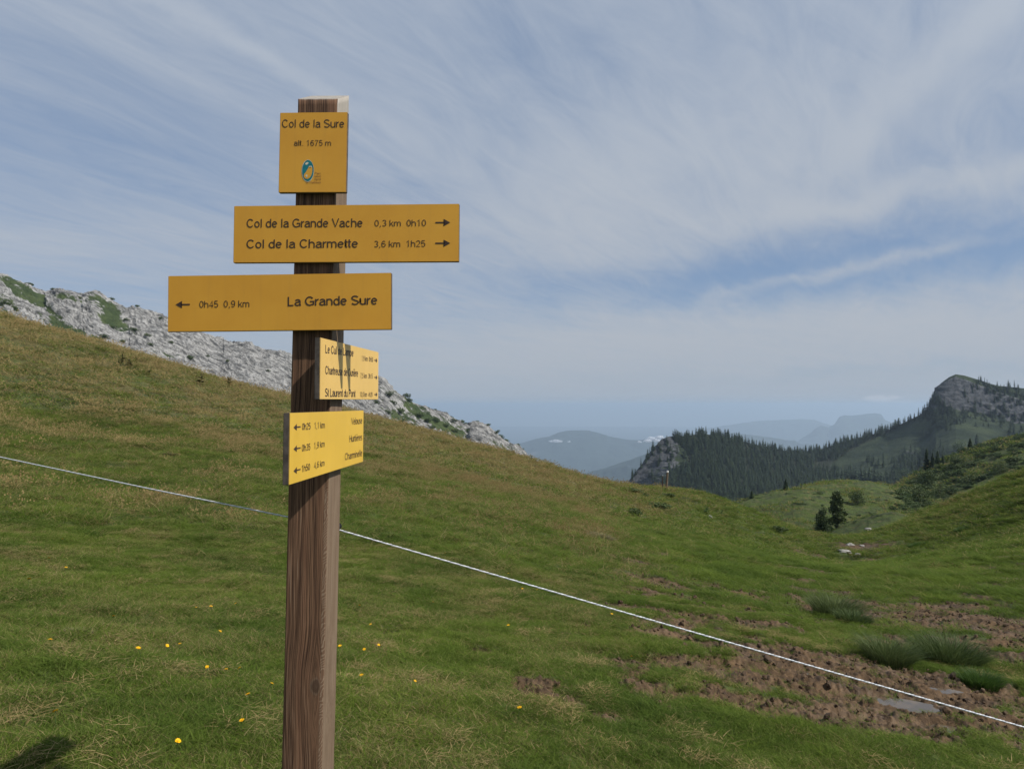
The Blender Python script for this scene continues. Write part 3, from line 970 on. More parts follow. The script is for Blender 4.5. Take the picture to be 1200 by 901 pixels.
def tree_thing(name, crown, trunk, matl, loc, rz, s, label, cat, group=None):
    e = bpy.data.objects.new(name, None); COL.objects.link(e)
    e.location = loc; e.rotation_euler = (0, 0, rz); e.scale = s if hasattr(s, '__len__') else (s, s, s)
    e['label'] = label; e['category'] = cat
    if group: e['group'] = group
    link('crown', crown, e)
    if trunk is not None: link('trunk', trunk, e)
    return e


def crown_trunk(V, Fc, bl, TV, TF, matl):
    a = new_mesh('crown', V, Fc, False, [matl]); add_attr(a, 'bl', bl)
    b = new_mesh('trunk', TV, TF, False, [M_bark])
    return a, b


# --- individual far spruces + the mass of the wood
FARV = [far_conifer_mesh("spruce_far", 1.0, r, 15, 7, 300 + i, seg=1) for i, r in enumerate((.20, .25, .22, .27, .18))]
pos, X, Y, Fg = MOUNT
g = np.random.default_rng(5)
msk = in_poly(X, Y, FOR) & (Fg >= 0)
hole = np.exp(-(((X - 968) / 16) ** 2 + ((Y - 546) / 6) ** 2)) + .8 * np.exp(-(((X - 800) / 14) ** 2 + ((Y - 540) / 10) ** 2)) + .7 * np.exp(-(((X - 890) / 10) ** 2 + ((Y - 527) / 3) ** 2)) + .7 * np.exp(-(((X - 815) / 8) ** 2 + ((Y - 515) / 3) ** 2))
cell = np.gradient(X, axis=1) * np.gradient(Y, axis=0)
wt = np.where(msk & (hole < .45), np.abs(cell), 0).ravel(); wt = wt / wt.sum()
TREES = list(g.choice(X.size, 5200, replace=False, p=wt))
# crest line, summit and scattered trees
def band(cond, n, dens=None):
    w_ = np.where(cond & (Fg >= 0), np.abs(cell) if dens is None else np.abs(cell) * dens, 0).ravel()
    if w_.sum() == 0: return []
    return list(g.choice(X.size, n, replace=False, p=w_ / w_.sum()))
TREES += band((Fg < .03) & (X > 788) & (X < 1092), 80)
S_tr = []
S_tr += band((Fg < .06) & (X > 1148) & (X < 1420), 130)
S_tr += band((Y > yb - 4) & (Y < yb + 26) & (X > 1156), 230)
S_tr += band((Y > yb - 5) & (Y < yb + 26) & (X > 1128) & (X < 1150) & (fbm(X * .1, Y * .1, 9, 2) > .1), 10)
S_tr += band(in_poly(X, Y, [(1072, 486), (1090, 470), (1097, 464), (1104, 474), (1120, 486), (1112, 500), (1100, 506), (1088, 494)]), 120)
S_tr += band((Y > yt - 3) & (Y < yt + 16) & (X > 1100), 230)
S_tr += band((X > 760) & (X < 806) & (Y > 520) & (Y < 580), 42)
S_tr += band((X > 738) & (X < 768) & (Fg < .05), 12)
S_tr += band((X > 1015) & (X < 1100) & (Y > 536) & (Y < 580), 150)
S_tr += band((X > 1060) & (X < 1110) & (Y > 530) & (Y < 556), 90)
S_tr += band((X > 985) & (X < 1200) & (Y > 500) & (Y < 545) & (fbm(X * .05, Y * .05, 19, 2) > .25), 16)
ids = np.array(TREES + S_tr); P_ = pos.reshape(-1, 3)[ids]; XX = X.ravel()[ids]; YY = Y.ravel()[ids]
H = g.uniform(8, 14.5, len(ids)) * np.where(P_[:, 1] < 760, 1.45, 1.0)
scr = H / P_[:, 1]
crest = Fg.ravel()[ids] < .035
scr = scr + crest * .02
order = np.argsort(-scr)
def tree_label(x, y, cr):
    if cr and x > 1140: return "dark spruce on the crest right of the summit crag", "spruces on the summit crest"
    if x > 1084 and y < 512: return "dark spruce growing around the grey summit crag", "spruces around the summit crag"
    if x < 806 and y > 512: return "small dark spruce clinging to the grey rock spur", "spruces on the rock spur"
    if cr and x < 835: return "dark spruce on the crest nearest the grey rock spur", "spruces on the crest by the rock spur"
    if cr and x < 872: return "dark spruce on the highest part of the rounded crest", "spruces on top of the rounded crest"
    if cr and x < 920: return "dark spruce on the rounded crest falling toward the saddle", "spruces on the rounded crest"
    if cr: return [("dark spruce on the wooded crest just above the low saddle", "spruces on the crest by the saddle"), ("dark spruce midway up the sloping wooded crest", "spruces midway up the sloping crest"), ("dark spruce on the top of the sloping crest, next below the crag", "spruces on the crest below the crag")][0 if x < 985 else 1 if x < 1045 else 2]
    if x > 955 and y > 530: return "dark spruce in the nearer group behind the grassy knoll", "spruces behind the knoll"
    return ("dark spruce at the lower edge of the wood, toward the knoll", "spruces at the lower edge of the wood") if x > 900 else ("dark spruce low in the wood below the rounded crest", "spruces low under the rounded crest")
for k_, i in enumerate(order[:270]):
    lb, gp = tree_label(XX[i], YY[i], crest[i])
    o = link("spruce_tree", FARV[int(g.integers(0, 5))])
    o.location = tuple(P_[i] - np.array([0, 0, .4])); o.rotation_euler = (0, 0, g.uniform(0, 6.28)); hh = H[i]
    wd_ = hh * g.uniform(.9, 1.5)
    o.scale = (wd_, wd_, hh)
    o['label'] = lb; o['category'] = "spruce tree"; o['group'] = gp
rest = order[270:]
so = [bpy.data.objects.new("s", m) for m in FARV]
hh = H[rest]; sx = hh * g.uniform(.9, 1.5, len(rest))
instancer("spruce_wood", so, P_[rest] - [0, 0, .4], np.stack([0 * hh, 0 * hh, g.uniform(0, 6.28, len(rest))], -1), np.stack([sx, sx, hh], -1), g.integers(0, 5, len(rest)), {}, kind='stuff')

# --- dwarf pines and bushes on the limestone ridge
BUSHV = []
for i in range(5):
    gg = np.random.default_rng(400 + i)
    blobs = [(gg.uniform(-.5, .5), gg.uniform(-.4, .4), .28 + gg.uniform(0, .4), gg.uniform(.28, .5)) for _ in range(5)]
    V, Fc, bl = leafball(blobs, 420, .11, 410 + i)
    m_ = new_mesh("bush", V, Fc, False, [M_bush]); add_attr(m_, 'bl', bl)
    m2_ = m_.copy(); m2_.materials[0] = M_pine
    BUSHV.append((m_, m2_))
rp, rX, rY, rF = RIDGE
def place_on(grid, px_, py_):
    pos_, X_, Y_, F_ = grid
    d = (X_ - px_) ** 2 + (Y_ - py_) ** 2 + (F_ < 0) * 1e6
    return pos_.reshape(-1, 3)[int(d.argmin())]
def bush(loc, s, hz_, pine, label, group=None, name="bush", cat="bush"):
    o = link(name, BUSHV[int(g.integers(0, 5))][1 if pine else 0])
    o.location = (float(loc[0]), float(loc[1]), float(loc[2]) - (.12 * s if name == 'bush' else 0)); o.rotation_euler = (0, 0, g.uniform(0, 6.28)); o.scale = (s, s, s * hz_)
    o['label'] = label; o['category'] = cat
    if group: o['group'] = group
    return o
for (a, b, s) in [(37, 336, 2.2), (161, 364, 1.8), (62, 345, 1.6), (129, 353, 2.2), (93, 353, 3.0), (146, 380, 2.0), (158, 398, 3.4), (170, 402, 2.2), (130, 390, 2.6), (212, 392, 2.4), (185, 382, 1.8),
                  (221, 427, 3.6), (6, 365, 4.5), (14, 370, 3.5), (140, 410, 2.6), (172, 414, 2.2), (240, 425, 1.6), (198, 412, 2.0), (32, 338, 1.6), (118, 402, 2.6), (265, 430, 1.8), (312, 440, 1.8),
                  (474, 470, 3.2), (478, 474, 2.6), (500, 482, 2.4), (508, 485, 2.6), (515, 487, 2.4), (521, 489, 2.8), (527, 492, 2.2), (540, 497, 2.8), (545, 500, 2.4), (450, 470, 3.4), (457, 480, 3.4), (466, 488, 3.6),
                  (452, 490, 3), (490, 492, 3.4), (498, 500, 3.6), (510, 497, 3), (522, 503, 2.6), (532, 508, 2.6), (545, 510, 2.6), (480, 505, 3), (470, 500, 2.4), (505, 508, 2.6), (570, 505, 1.8), (578, 512, 2.4), (584, 517, 2.6), (590, 521, 2.6),
                  (598, 524, 2.4), (605, 526, 2.4), (610, 530, 2.2), (560, 498, 1.8), (530, 498, 2.0), (440, 478, 2.2), (436, 462, 2.2)]:
    if a < 250: lb, gp = "dark dwarf pine dotted on the pale upper rock ridge", "dwarf pines on the left of the rock ridge"
    elif a < 400: lb, gp = "dark bush on the bare middle of the rock ridge", "bushes on the bare middle of the ridge"
    else: lb, gp = "dark dwarf pine on the low broken end of the rock ridge", "dwarf pines on the low end of the ridge"
    p_ = place_on(RIDGE, a, b)
    bush(p_, s * p_[1] / 867 * 2.2, .85, True, lb, gp, "dwarf_pine", "dwarf pine")

# --- trees and bushes of the middle ground
def pine_parts(H, blobs, n, leaf, seed, matl):
    V, Fc, bl = leafball(blobs, n, leaf, seed)
    TV, TF = [], []
    tube(TV, TF, (0, 0, -.4), (0, 0, H * .55), .16 * H / 6, .10 * H / 6); tube(TV, TF, (0, 0, H * .55), (.05, 0, H * .93), .10 * H / 6, .03)
    gg = np.random.default_rng(seed)
    for b in blobs:
        tube(TV, TF, (0, 0, max(b[2] - .5, .2)), (b[0], b[1], b[2]), .05 * H / 6, .02, 5)
    return crown_trunk(V, Fc, bl, TV, TF, matl)
def at(px_, py_):
    x, y, z = hit(px_, py_, height, 66 if px_ > 1020 else 60, 300)
    if y > 290:
        return tuple(float(v) for v in place_on(MOUNT, px_, py_))
    return x, y, z
def lobes(H, W, n, seed, top=.9, low=.1, taper=.6):
    gg = np.random.default_rng(seed); o = []
    for i in range(n):
        u = low + (top - low) * (i + .5) / n
        rr = W * .5 * (1 - taper * u)
        a = gg.uniform(0, 6.28); d = gg.uniform(0, .5) * rr
        o.append((math.cos(a) * d, math.sin(a) * d, u * H, rr * gg.uniform(.62, .95)))
    return o
def mid_tree(px_, base_py, top_py, width_px, label, kind, seed, group=None):
    x, y, z = at(px_, base_py)
    H_ = (base_py - top_py) / F * y; W_ = width_px / F * y
    if kind == 'spruce':
        V, Fc, bl, TV, TF = conifer(H_, W_ * .55, 26, 13, seed, .4, .05, 2)
        c_, t_ = crown_trunk(V, Fc, bl, TV, TF, M_spruce); nm, ct = "spruce_tree", "spruce tree"
    elif kind == 'pine':
        c_, t_ = pine_parts(H_, lobes(H_, W_, 11, seed), 2600, H_ * .036, seed, M_pine); nm, ct = "pine_tree", "pine tree"
    else:
        c_, t_ = pine_parts(H_, lobes(H_, W_ * 1.35, 8, seed, .85, .15, .3), 1500, H_ * .05, seed, M_bush if kind == 'bush' else M_pine); nm, ct = "bush", "bush"
    return tree_thing(nm, c_, t_, None, (x, y, z), 0, 1, label, ct, group)
mid_tree(981, 617, 573, 23, "tallest dark pine in the hollow before the grassy knoll", 'pine', 1)
mid_tree(965, 626, 594, 22, "shorter shaggy pine at the left foot of the tallest pine", 'pine', 2)
mid_tree(959, 625, 612, 11, "low dark bush left of the two hollow pines", 'pinebush', 3)
mid_tree(1005, 590, 575, 13, "round dark bush alone on the knoll, right of the tallest pine", 'pinebush', 4)
mid_tree(1077, 590, 569, 27, "wide dark bush at the edge of the near right slope", 'pinebush', 5)
mid_tree(1087, 571, 551, 18, "round dark tree above the wide bush on the right", 'pinebush', 6)
mid_tree(1102, 582, 568, 26, "broad low bush right of the round dark tree", 'pinebush', 7)
mid_tree(873, 583, 567, 10, "dark spruce at the left end of the knoll", 'spruce', 8)
mid_tree(881, 584, 575, 8, "short spruce beside the spruce at the knoll's left end", 'spruce', 9)
mid_tree(921, 574, 560, 8, "narrow spruce peeping over the left shoulder of the knoll", 'spruce', 10)
mid_tree(936, 571, 561, 11, "dark bushy spruce just left of the knoll top", 'spruce', 11)
mid_tree(1124, 529, 518, 12, "small round tree on the skyline of the bushy hill", 'pinebush', 12)
mid_tree(1137, 526, 513, 9, "spruce on the bushy hill, left one of the skyline pair", 'spruce', 13)
mid_tree(1145, 522, 508, 8, "spruce on the bushy hill, right one of the skyline pair", 'spruce', 14)
mid_tree(1122, 549, 534, 14, "dark tree standing among bushes below the small round skyline tree", 'pinebush', 15)
mid_tree(1172, 555, 541, 16, "dark bush on the bushy hill near the photo's right edge", 'pinebush', 16)
for i_, (a_, b_, c_, d_, lb_) in enumerate([(1079, 549, 529, 9, "first spruce of the dark row behind the bushy hill's left flank"), (1086, 550, 525, 10, "tallest spruce of the dark row behind the bushy hill"), (1093, 548, 530, 9, "third spruce of the dark row behind the bushy hill"),
        (1099, 547, 528, 11, "fourth spruce of the dark row behind the bushy hill"), (1105, 546, 533, 8, "last and shortest spruce of the dark row behind the bushy hill"), (1069, 557, 541, 11, "dark spruce lower left of the dark row")]):
    mid_tree(a_, b_, c_, d_, lb_, 'spruce', 40 + i_)
for a_, c_ in [(962, 552), (968, 548), (974, 551), (981, 546), (987, 543), (992, 548), (998, 541), (1003, 545), (1009, 542), (1015, 547), (1020, 544), (1026, 549), (1033, 552), (1041, 550), (1050, 553), (955, 556)]:
    p_ = place_on(MOUNT, a_, 574); hh_ = (574 - c_) / F * p_[1]
    o = link("spruce_tree", FARV[int(g.integers(0, 5))]); o.location = (float(p_[0]), float(p_[1]), float(p_[2]) - .5)
    wd_ = hh_ * g.uniform(.9, 1.4); o.scale = (wd_, wd_, hh_); o.rotation_euler = (0, 0, g.uniform(0, 6.28))
    o['label'] = "large near-black spruce in the clump right behind the knoll top"; o['category'] = "spruce tree"; o['group'] = "large spruces right behind the knoll"
mid_tree(1060, 560, 549, 14, "light green bush left of the round dark tree", 'bush', 17)
# bushes sprinkled over the right-hand hill: the bigger ones are things, the low cover is one mass
n = 70
cnt = 0
while cnt < n:
    a_ = g.uniform(1045, 1215); b_ = g.uniform(520, 600)
    x, y, z = at(a_, b_)
    if y < 120 or y > 262: continue
    cnt += 1
    s = g.uniform(1.3, 2.9) * y / 200
    bush((x, y, z), s, g.uniform(.6, .9), g.uniform() < .45, *(("green bush high on the right-hand hill, near its skyline", "bushes high on the right-hand hill") if b_ < 545 and y > 215 else ("green bush at the foot of the right-hand hill", "bushes at the foot of the right-hand hill") if y < 175 else ("green bush halfway up the right-hand hill", "bushes halfway up the right-hand hill")))
xs, ys, zs, ss = [], [], [], []
for _ in range(4200):
    x = g.uniform(70, 230); y = g.uniform(125, 262)
    if x / y < .52: continue
    if fbm(np.array([x * .06]), np.array([y * .06]), 88, 3)[0] < -.22: continue
    xs.append(x); ys.append(y); ss.append(g.uniform(.5, 1.5))
xs = np.array(xs); ys = np.array(ys); ss = np.array(ss); zs = height(xs, ys)
instancer("low_scrub", [bpy.data.objects.new("b", b[0]) for b in BUSHV] + [bpy.data.objects.new("b", BUSHV[0][1])], np.stack([xs, ys, zs - .1], -1), np.stack([0 * xs, 0 * xs, g.uniform(0, 6.28, len(xs))], -1),
          np.stack([ss * 1.3, ss * 1.3, ss * .62], -1), g.integers(0, 6, len(xs)), {}, kind='stuff')
# low heath patches on the knoll
xs = g.uniform(25, 110, 1500); ys = g.uniform(85, 200, 1500)
k = (xs / ys > .24) & (xs / ys < .62) & (fbm(xs * .07, ys * .16, 89, 3) > .05)
xs, ys = xs[k], ys[k]; ss = g.uniform(.25, .6, len(xs)); zs = height(xs, ys)
instancer("knoll_heath", [bpy.data.objects.new("b", b[0]) for b in BUSHV], np.stack([xs, ys, zs - .05], -1), np.stack([0 * xs, 0 * xs, g.uniform(0, 6.28, len(xs))], -1),
          np.stack([ss * 1.8, ss * 1.2, ss * .5], -1), g.integers(0, 5, len(xs)), {}, kind='stuff')


# ------------------------------------------------------------------ the signpost
POST_X, POST_Y, POST_W, POST_YAW, LEAN = -.4492, 1.65, .0914, -.0522, .0162
GZ0 = float(height(np.array([POST_X]), np.array([POST_Y]))[0])
Mpost = Matrix.Translation((POST_X, POST_Y, 0)) @ Matrix.Rotation(POST_YAW, 4, 'Z') @ Matrix.Rotation(LEAN, 4, 'Y')
root = bpy.data.objects.new("signpost", None); COL.objects.link(root)
root.location = (POST_X + LEAN * GZ0, POST_Y + .045, GZ0)
root['label'] = "brown wooden signpost carrying five yellow hiking sign boards"; root['category'] = "signpost"
ROOT_INV = Matrix.Translation(root.location).inverted()
def child(name, me, mat_w, parent=None, parent_w=None, **props):
    o = bpy.data.objects.new(name, me); COL.objects.link(o)
    if parent is None:
        o.parent = root; o.matrix_parent_inverse = ROOT_INV
    else:
        o.parent = parent; o.matrix_parent_inverse = parent_w.inverted()
    o.matrix_basis = mat_w
    for k, v in props.items(): o[k] = v
    return o

# post mesh: rounded square section, slightly uneven faces, top cut on the slant
h_ = POST_W / 2
prof = []
rc = .004
for (sx_, sy_, a0_) in ((1, 0, -90), (1, 1, 0), (-1, 1, 90), (-1, 0, 180)):
    for q in range(4):
        a = math.radians(a0_ + q * 30)
        prof.append((sx_ * (h_ - rc) + rc * math.cos(a), (rc if sy_ == 0 else POST_W - rc) + rc * math.sin(a)))
P2 = []
for i in range(len(prof)):
    p, q = np.array(prof[i]), np.array(prof[(i + 1) % len(prof)])
    P2.append(p)
    L = np.linalg.norm(q - p)
    if L > .02:
        for j in range(1, 12): P2.append(p + (q - p) * j / 12)
P2 = np.array(P2); npf = len(P2)
zb = GZ0 - .35; levels = np.linspace(0, 1, 180)
V = []
for u in levels:
    ztop = .6905 + (P2[:, 1] / POST_W) * .046
    z = zb + (ztop - zb) * u
    ctr = np.array([0, h_]); d = P2 - ctr; ln = np.linalg.norm(d, axis=1, keepdims=True)
    ang = np.arctan2(d[:, 1], d[:, 0])
    dd = .0007 * fbm(ang * 6, z * 3, 7, 3) + .0009 * fbm(ang * 14, z * 2.2, 8, 3, .6, True)
    kn = np.exp(-(((P2[:, 0] - .026) / .014) ** 2 + ((z + .618) / .022) ** 2)) * (P2[:, 1] < .01) * .0016
    q = P2 + d / ln * (dd + kn)[:, None]
    V.append(np.c_[q, z])
V = np.array(V); Vf = V.reshape(-1, 3)
Fc = grid_faces(len(levels), npf, True)
top = len(Vf); Vf = np.r_[Vf, [[0, h_, .6905 + .023]]]
me = bpy.data.meshes.new("post")
faces = [tuple(int(v) for v in f) for f in Fc] + [((len(levels) - 1) * npf + i, (len(levels) - 1) * npf + (i + 1) % npf, top) for i in range(npf)]
me.from_pydata([tuple(v) for v in Vf], [], faces)
me.polygons.foreach_set('use_smooth', [i < len(Fc) for i in range(len(faces))])

m, t = new_mat("weathered_larch")
OC = t.node('ShaderNodeTexCoord').outputs['Object']
NO = t.node('ShaderNodeTexCoord').outputs['Normal']
x_, y_, z_ = t.sep(OC); nx_, ny_, nz_ = t.sep(NO)
# the grain sweeps round a knot low on the front face
kz = t.math('SUBTRACT', z_, -.618); kx = t.math('SUBTRACT', x_, .026)
ke = t.math('EXPONENT', t.math('MULTIPLY', t.math('POWER', t.math('ABSOLUTE', t.math('DIVIDE', kz, .085)), 2.0), -1.0))
sg = t.math('MULTIPLY', t.math('MULTIPLY', ke, t.math('SIGN', kx)), t.math('EXPONENT', t.math('MULTIPLY', t.math('ABSOLUTE', kx), -32.0)))
wob = t.math('MULTIPLY', t.math('SUBTRACT', t.noise(t.scalev(OC, (6, 6, 2.4)), 1.0, 3), .5), .022)
gxx = t.math('ADD', t.math('SUBTRACT', x_, t.math('MULTIPLY', sg, .018)), wob)
gv = t.comb(gxx, y_, t.math('MULTIPLY', z_, .011))
g_f = t.noise(gv, 620.0, 4, .62); g_m = t.noise(gv, 170.0, 4, .6); g_c = t.noise(gv, 60.0, 2, .5)
gr_ = t.math('ADD', t.math('MULTIPLY', g_f, .62), t.math('ADD', t.math('MULTIPLY', g_m, .33), t.math('MULTIPLY', g_c, .15)))
dark = t.mix(t.ramp(gr_, .44, .68), rgb(.034, .016, .009), rgb(.215, .118, .066))
redd = t.mix(t.ramp(g_c, .5, .68, 0, .5), dark, rgb(.165, .080, .045))
blot = t.noise(t.scalev(OC, (9, 9, 2.2)), 1.0, 4, .6)
silv = t.math('MULTIPLY', t.ramp(g_f, .55, .70), t.math('ADD', t.ramp(blot, .48, .62, 0, .8), t.ramp(z_, .62, .70, 0, .4)))
front = t.mix(silv, redd, rgb(.29, .205, .140))
# pale ring marks along the right arris, below the signs
wv = t.math('SINE', t.math('ADD', t.math('MULTIPLY', z_, 620.0), t.math('ADD', t.math('MULTIPLY', t.math('POWER', t.math('SUBTRACT', .0457, x_), 1.0), 900.0), t.math('MULTIPLY', t.noise(t.scalev(OC, (1, 1, 1)), 18.0, 3), 60.0))))
arr = t.math('MULTIPLY', t.ramp(t.math('ADD', x_, t.math('MULTIPLY', t.math('SUBTRACT', t.noise(t.comb(0.0, 0.0, z_), 30.0, 3), .5), .012)), .0335, .0385), t.ramp(z_, -.14, -.22))
ringc = t.mix(t.ramp(wv, .1, .8), rgb(.150, .085, .050), rgb(.25, .175, .115))
front = t.mix(arr, front, ringc)
dring = t.math('ADD', t.math('POWER', t.math('ABSOLUTE', t.math('DIVIDE', kx, .013)), 2.0), t.math('POWER', t.math('ABSOLUTE', t.math('DIVIDE', kz, .020)), 2.0))
knot = t.mix(t.ramp(t.math('ADD', t.math('SINE', t.math('ADD', t.math('MULTIPLY', dring, 5.0), t.math('MULTIPLY', g_m, 8.0))), g_f), -.3, 1.8), rgb(.070, .040, .024), rgb(.150, .098, .062))
front = t.mix(t.ramp(t.math('ADD', dring, t.math('MULTIPLY', t.math('SUBTRACT', g_m, .5), 1.2)), 1.3, .5, 0, .85), front, knot)
side = t.mix(t.ramp(gr_, .42, .72), rgb(.110, .072, .045), rgb(.205, .145, .095))
side = t.mix(t.ramp(t.noise(t.scalev(OC, (40, 40, 5)), 1.0, 3), .45, .65, 0, .5), side, rgb(.185, .135, .090))
pale = t.mix(t.ramp(gr_, .42, .72), rgb(.25, .225, .19), rgb(.38, .345, .30))
side = t.mix(t.ramp(z_, .50, .60), side, pale)
c = t.mix(t.ramp(nx_, .45, .60), front, side)
c = t.mix(t.ramp(nz_, .4, .6), c, pale)
hgt = t.math('ADD', t.math('MULTIPLY', g_f, .5), t.math('MULTIPLY', g_m, .8))
finish(t, principled(t, c, .78, hgt, .9, .0022, spec=.25))
me.materials.append(m)
child("post", me, Mpost)

# boards: centre, yaw, roll, pitch, width, height, colours
def board_mat(name, c1, c2, rough=.38, stains=None):
    m, t = new_mat(name)
    OC = t.node('ShaderNodeTexCoord').outputs['Object']
    n = t.noise(OC, 7.0, 5, .6); n2 = t.noise(OC, 160.0, 3, .6); n3 = t.noise(OC, 900.0, 2)
    c = t.mix(t.ramp(n, .3, .7), c1, c2)
    c = t.mix(t.ramp(n2, .62, .75, 0, .22), c, rgb(*[v * .72 for v in c1[:3]]))
    c = t.mix(t.ramp(n3, .74, .80, 0, .5), c, rgb(.16, .10, .05))
    x, y, z = t.sep(OC)
    grime = t.math('MULTIPLY', t.ramp(t.noise(t.scalev(OC, (60, 1, 4)), 1.0, 4), .5, .75, 0, .07), 1.0)
    c = t.mix(grime, c, rgb(.22, .14, .06))
    finish(t, principled(t, c, t.math('ADD', rough, t.math('MULTIPLY', n, .2)), n3, .25, .0003, spec=.35))
    return m
M_y1 = board_mat("yellow_laminate", rgb(.56, .268, .026), rgb(.61, .305, .032))
M_y4 = board_mat("faded_yellow_laminate", rgb(.55, .355, .095), rgb(.60, .39, .115))
M_y5 = board_mat("bright_yellow_laminate", rgb(.52, .325, .035), rgb(.57, .36, .045))
M_edge = flat_mat("board_edge", (.075, .062, .052), .7, .25, .35, 60)
M_ink = flat_mat("brown_ink", (.045, .026, .018), .5, .3, .1, 200)
M_metal = flat_mat("bracket_steel", (.22, .22, .22), .45, .5, .1, 100, Metallic=.8)


def board_matrix(cx, cy, cz, yaw, roll, pitch):
    Xv = Vector((math.cos(yaw), math.sin(yaw), 0)); Nv = Vector((-math.sin(yaw), math.cos(yaw), 0)); Zv = Vector((0, 0, 1))
    Z2 = Zv * math.cos(pitch) + Nv * math.sin(pitch)
    A = (Xv * math.cos(roll) + Z2 * math.sin(roll)).normalized(); B = (-Xv * math.sin(roll) + Z2 * math.cos(roll)).normalized()
    C_ = A.cross(B)                       # out of the written face, towards the viewer
    M = Matrix(((A.x, -C_.x, B.x, cx), (A.y, -C_.y, B.y, cy), (A.z, -C_.z, B.z, cz), (0, 0, 0, 1)))
    return M                               # local x = along, -y = out of the face, z = up


def board(cfg, matl, label, th=.012):
    cx, cy, cz, yaw, roll, pitch, w_, hgt_ = cfg
    M = board_matrix(cx, cy, cz, yaw, roll, pitch)
    bm = bmesh.new()
    bmesh.ops.create_cube(bm, size=1.0)
    for v in bm.verts:
        v.co = Vector((v.co.x * w_, (v.co.y + .5) * th, v.co.z * hgt_))
    bmesh.ops.bevel(bm, geom=list(bm.edges), offset=.0009, segments=2, affect='EDGES')
    me = bpy.data.meshes.new("sign_board")
    me.materials.append(M_edge); me.materials.append(matl)
    for f in bm.faces:
        f.material_index = 1 if f.normal.y < -.9 else 0
    bm.to_mesh(me); bm.free()
    o = child("sign_board", me, M, label=label)
    return o, M


def board_uv(M, px_, py_):
    a, c = ray(px_, py_)
    d = Vector((float(a), 1, float(c)))
    inv = M.inverted(); o0 = inv @ Vector((0, 0, 0)); d0 = inv.to_3x3() @ d
    k = -o0.y / d0.y
    p = o0 + d0 * k
    return p.x, p.z


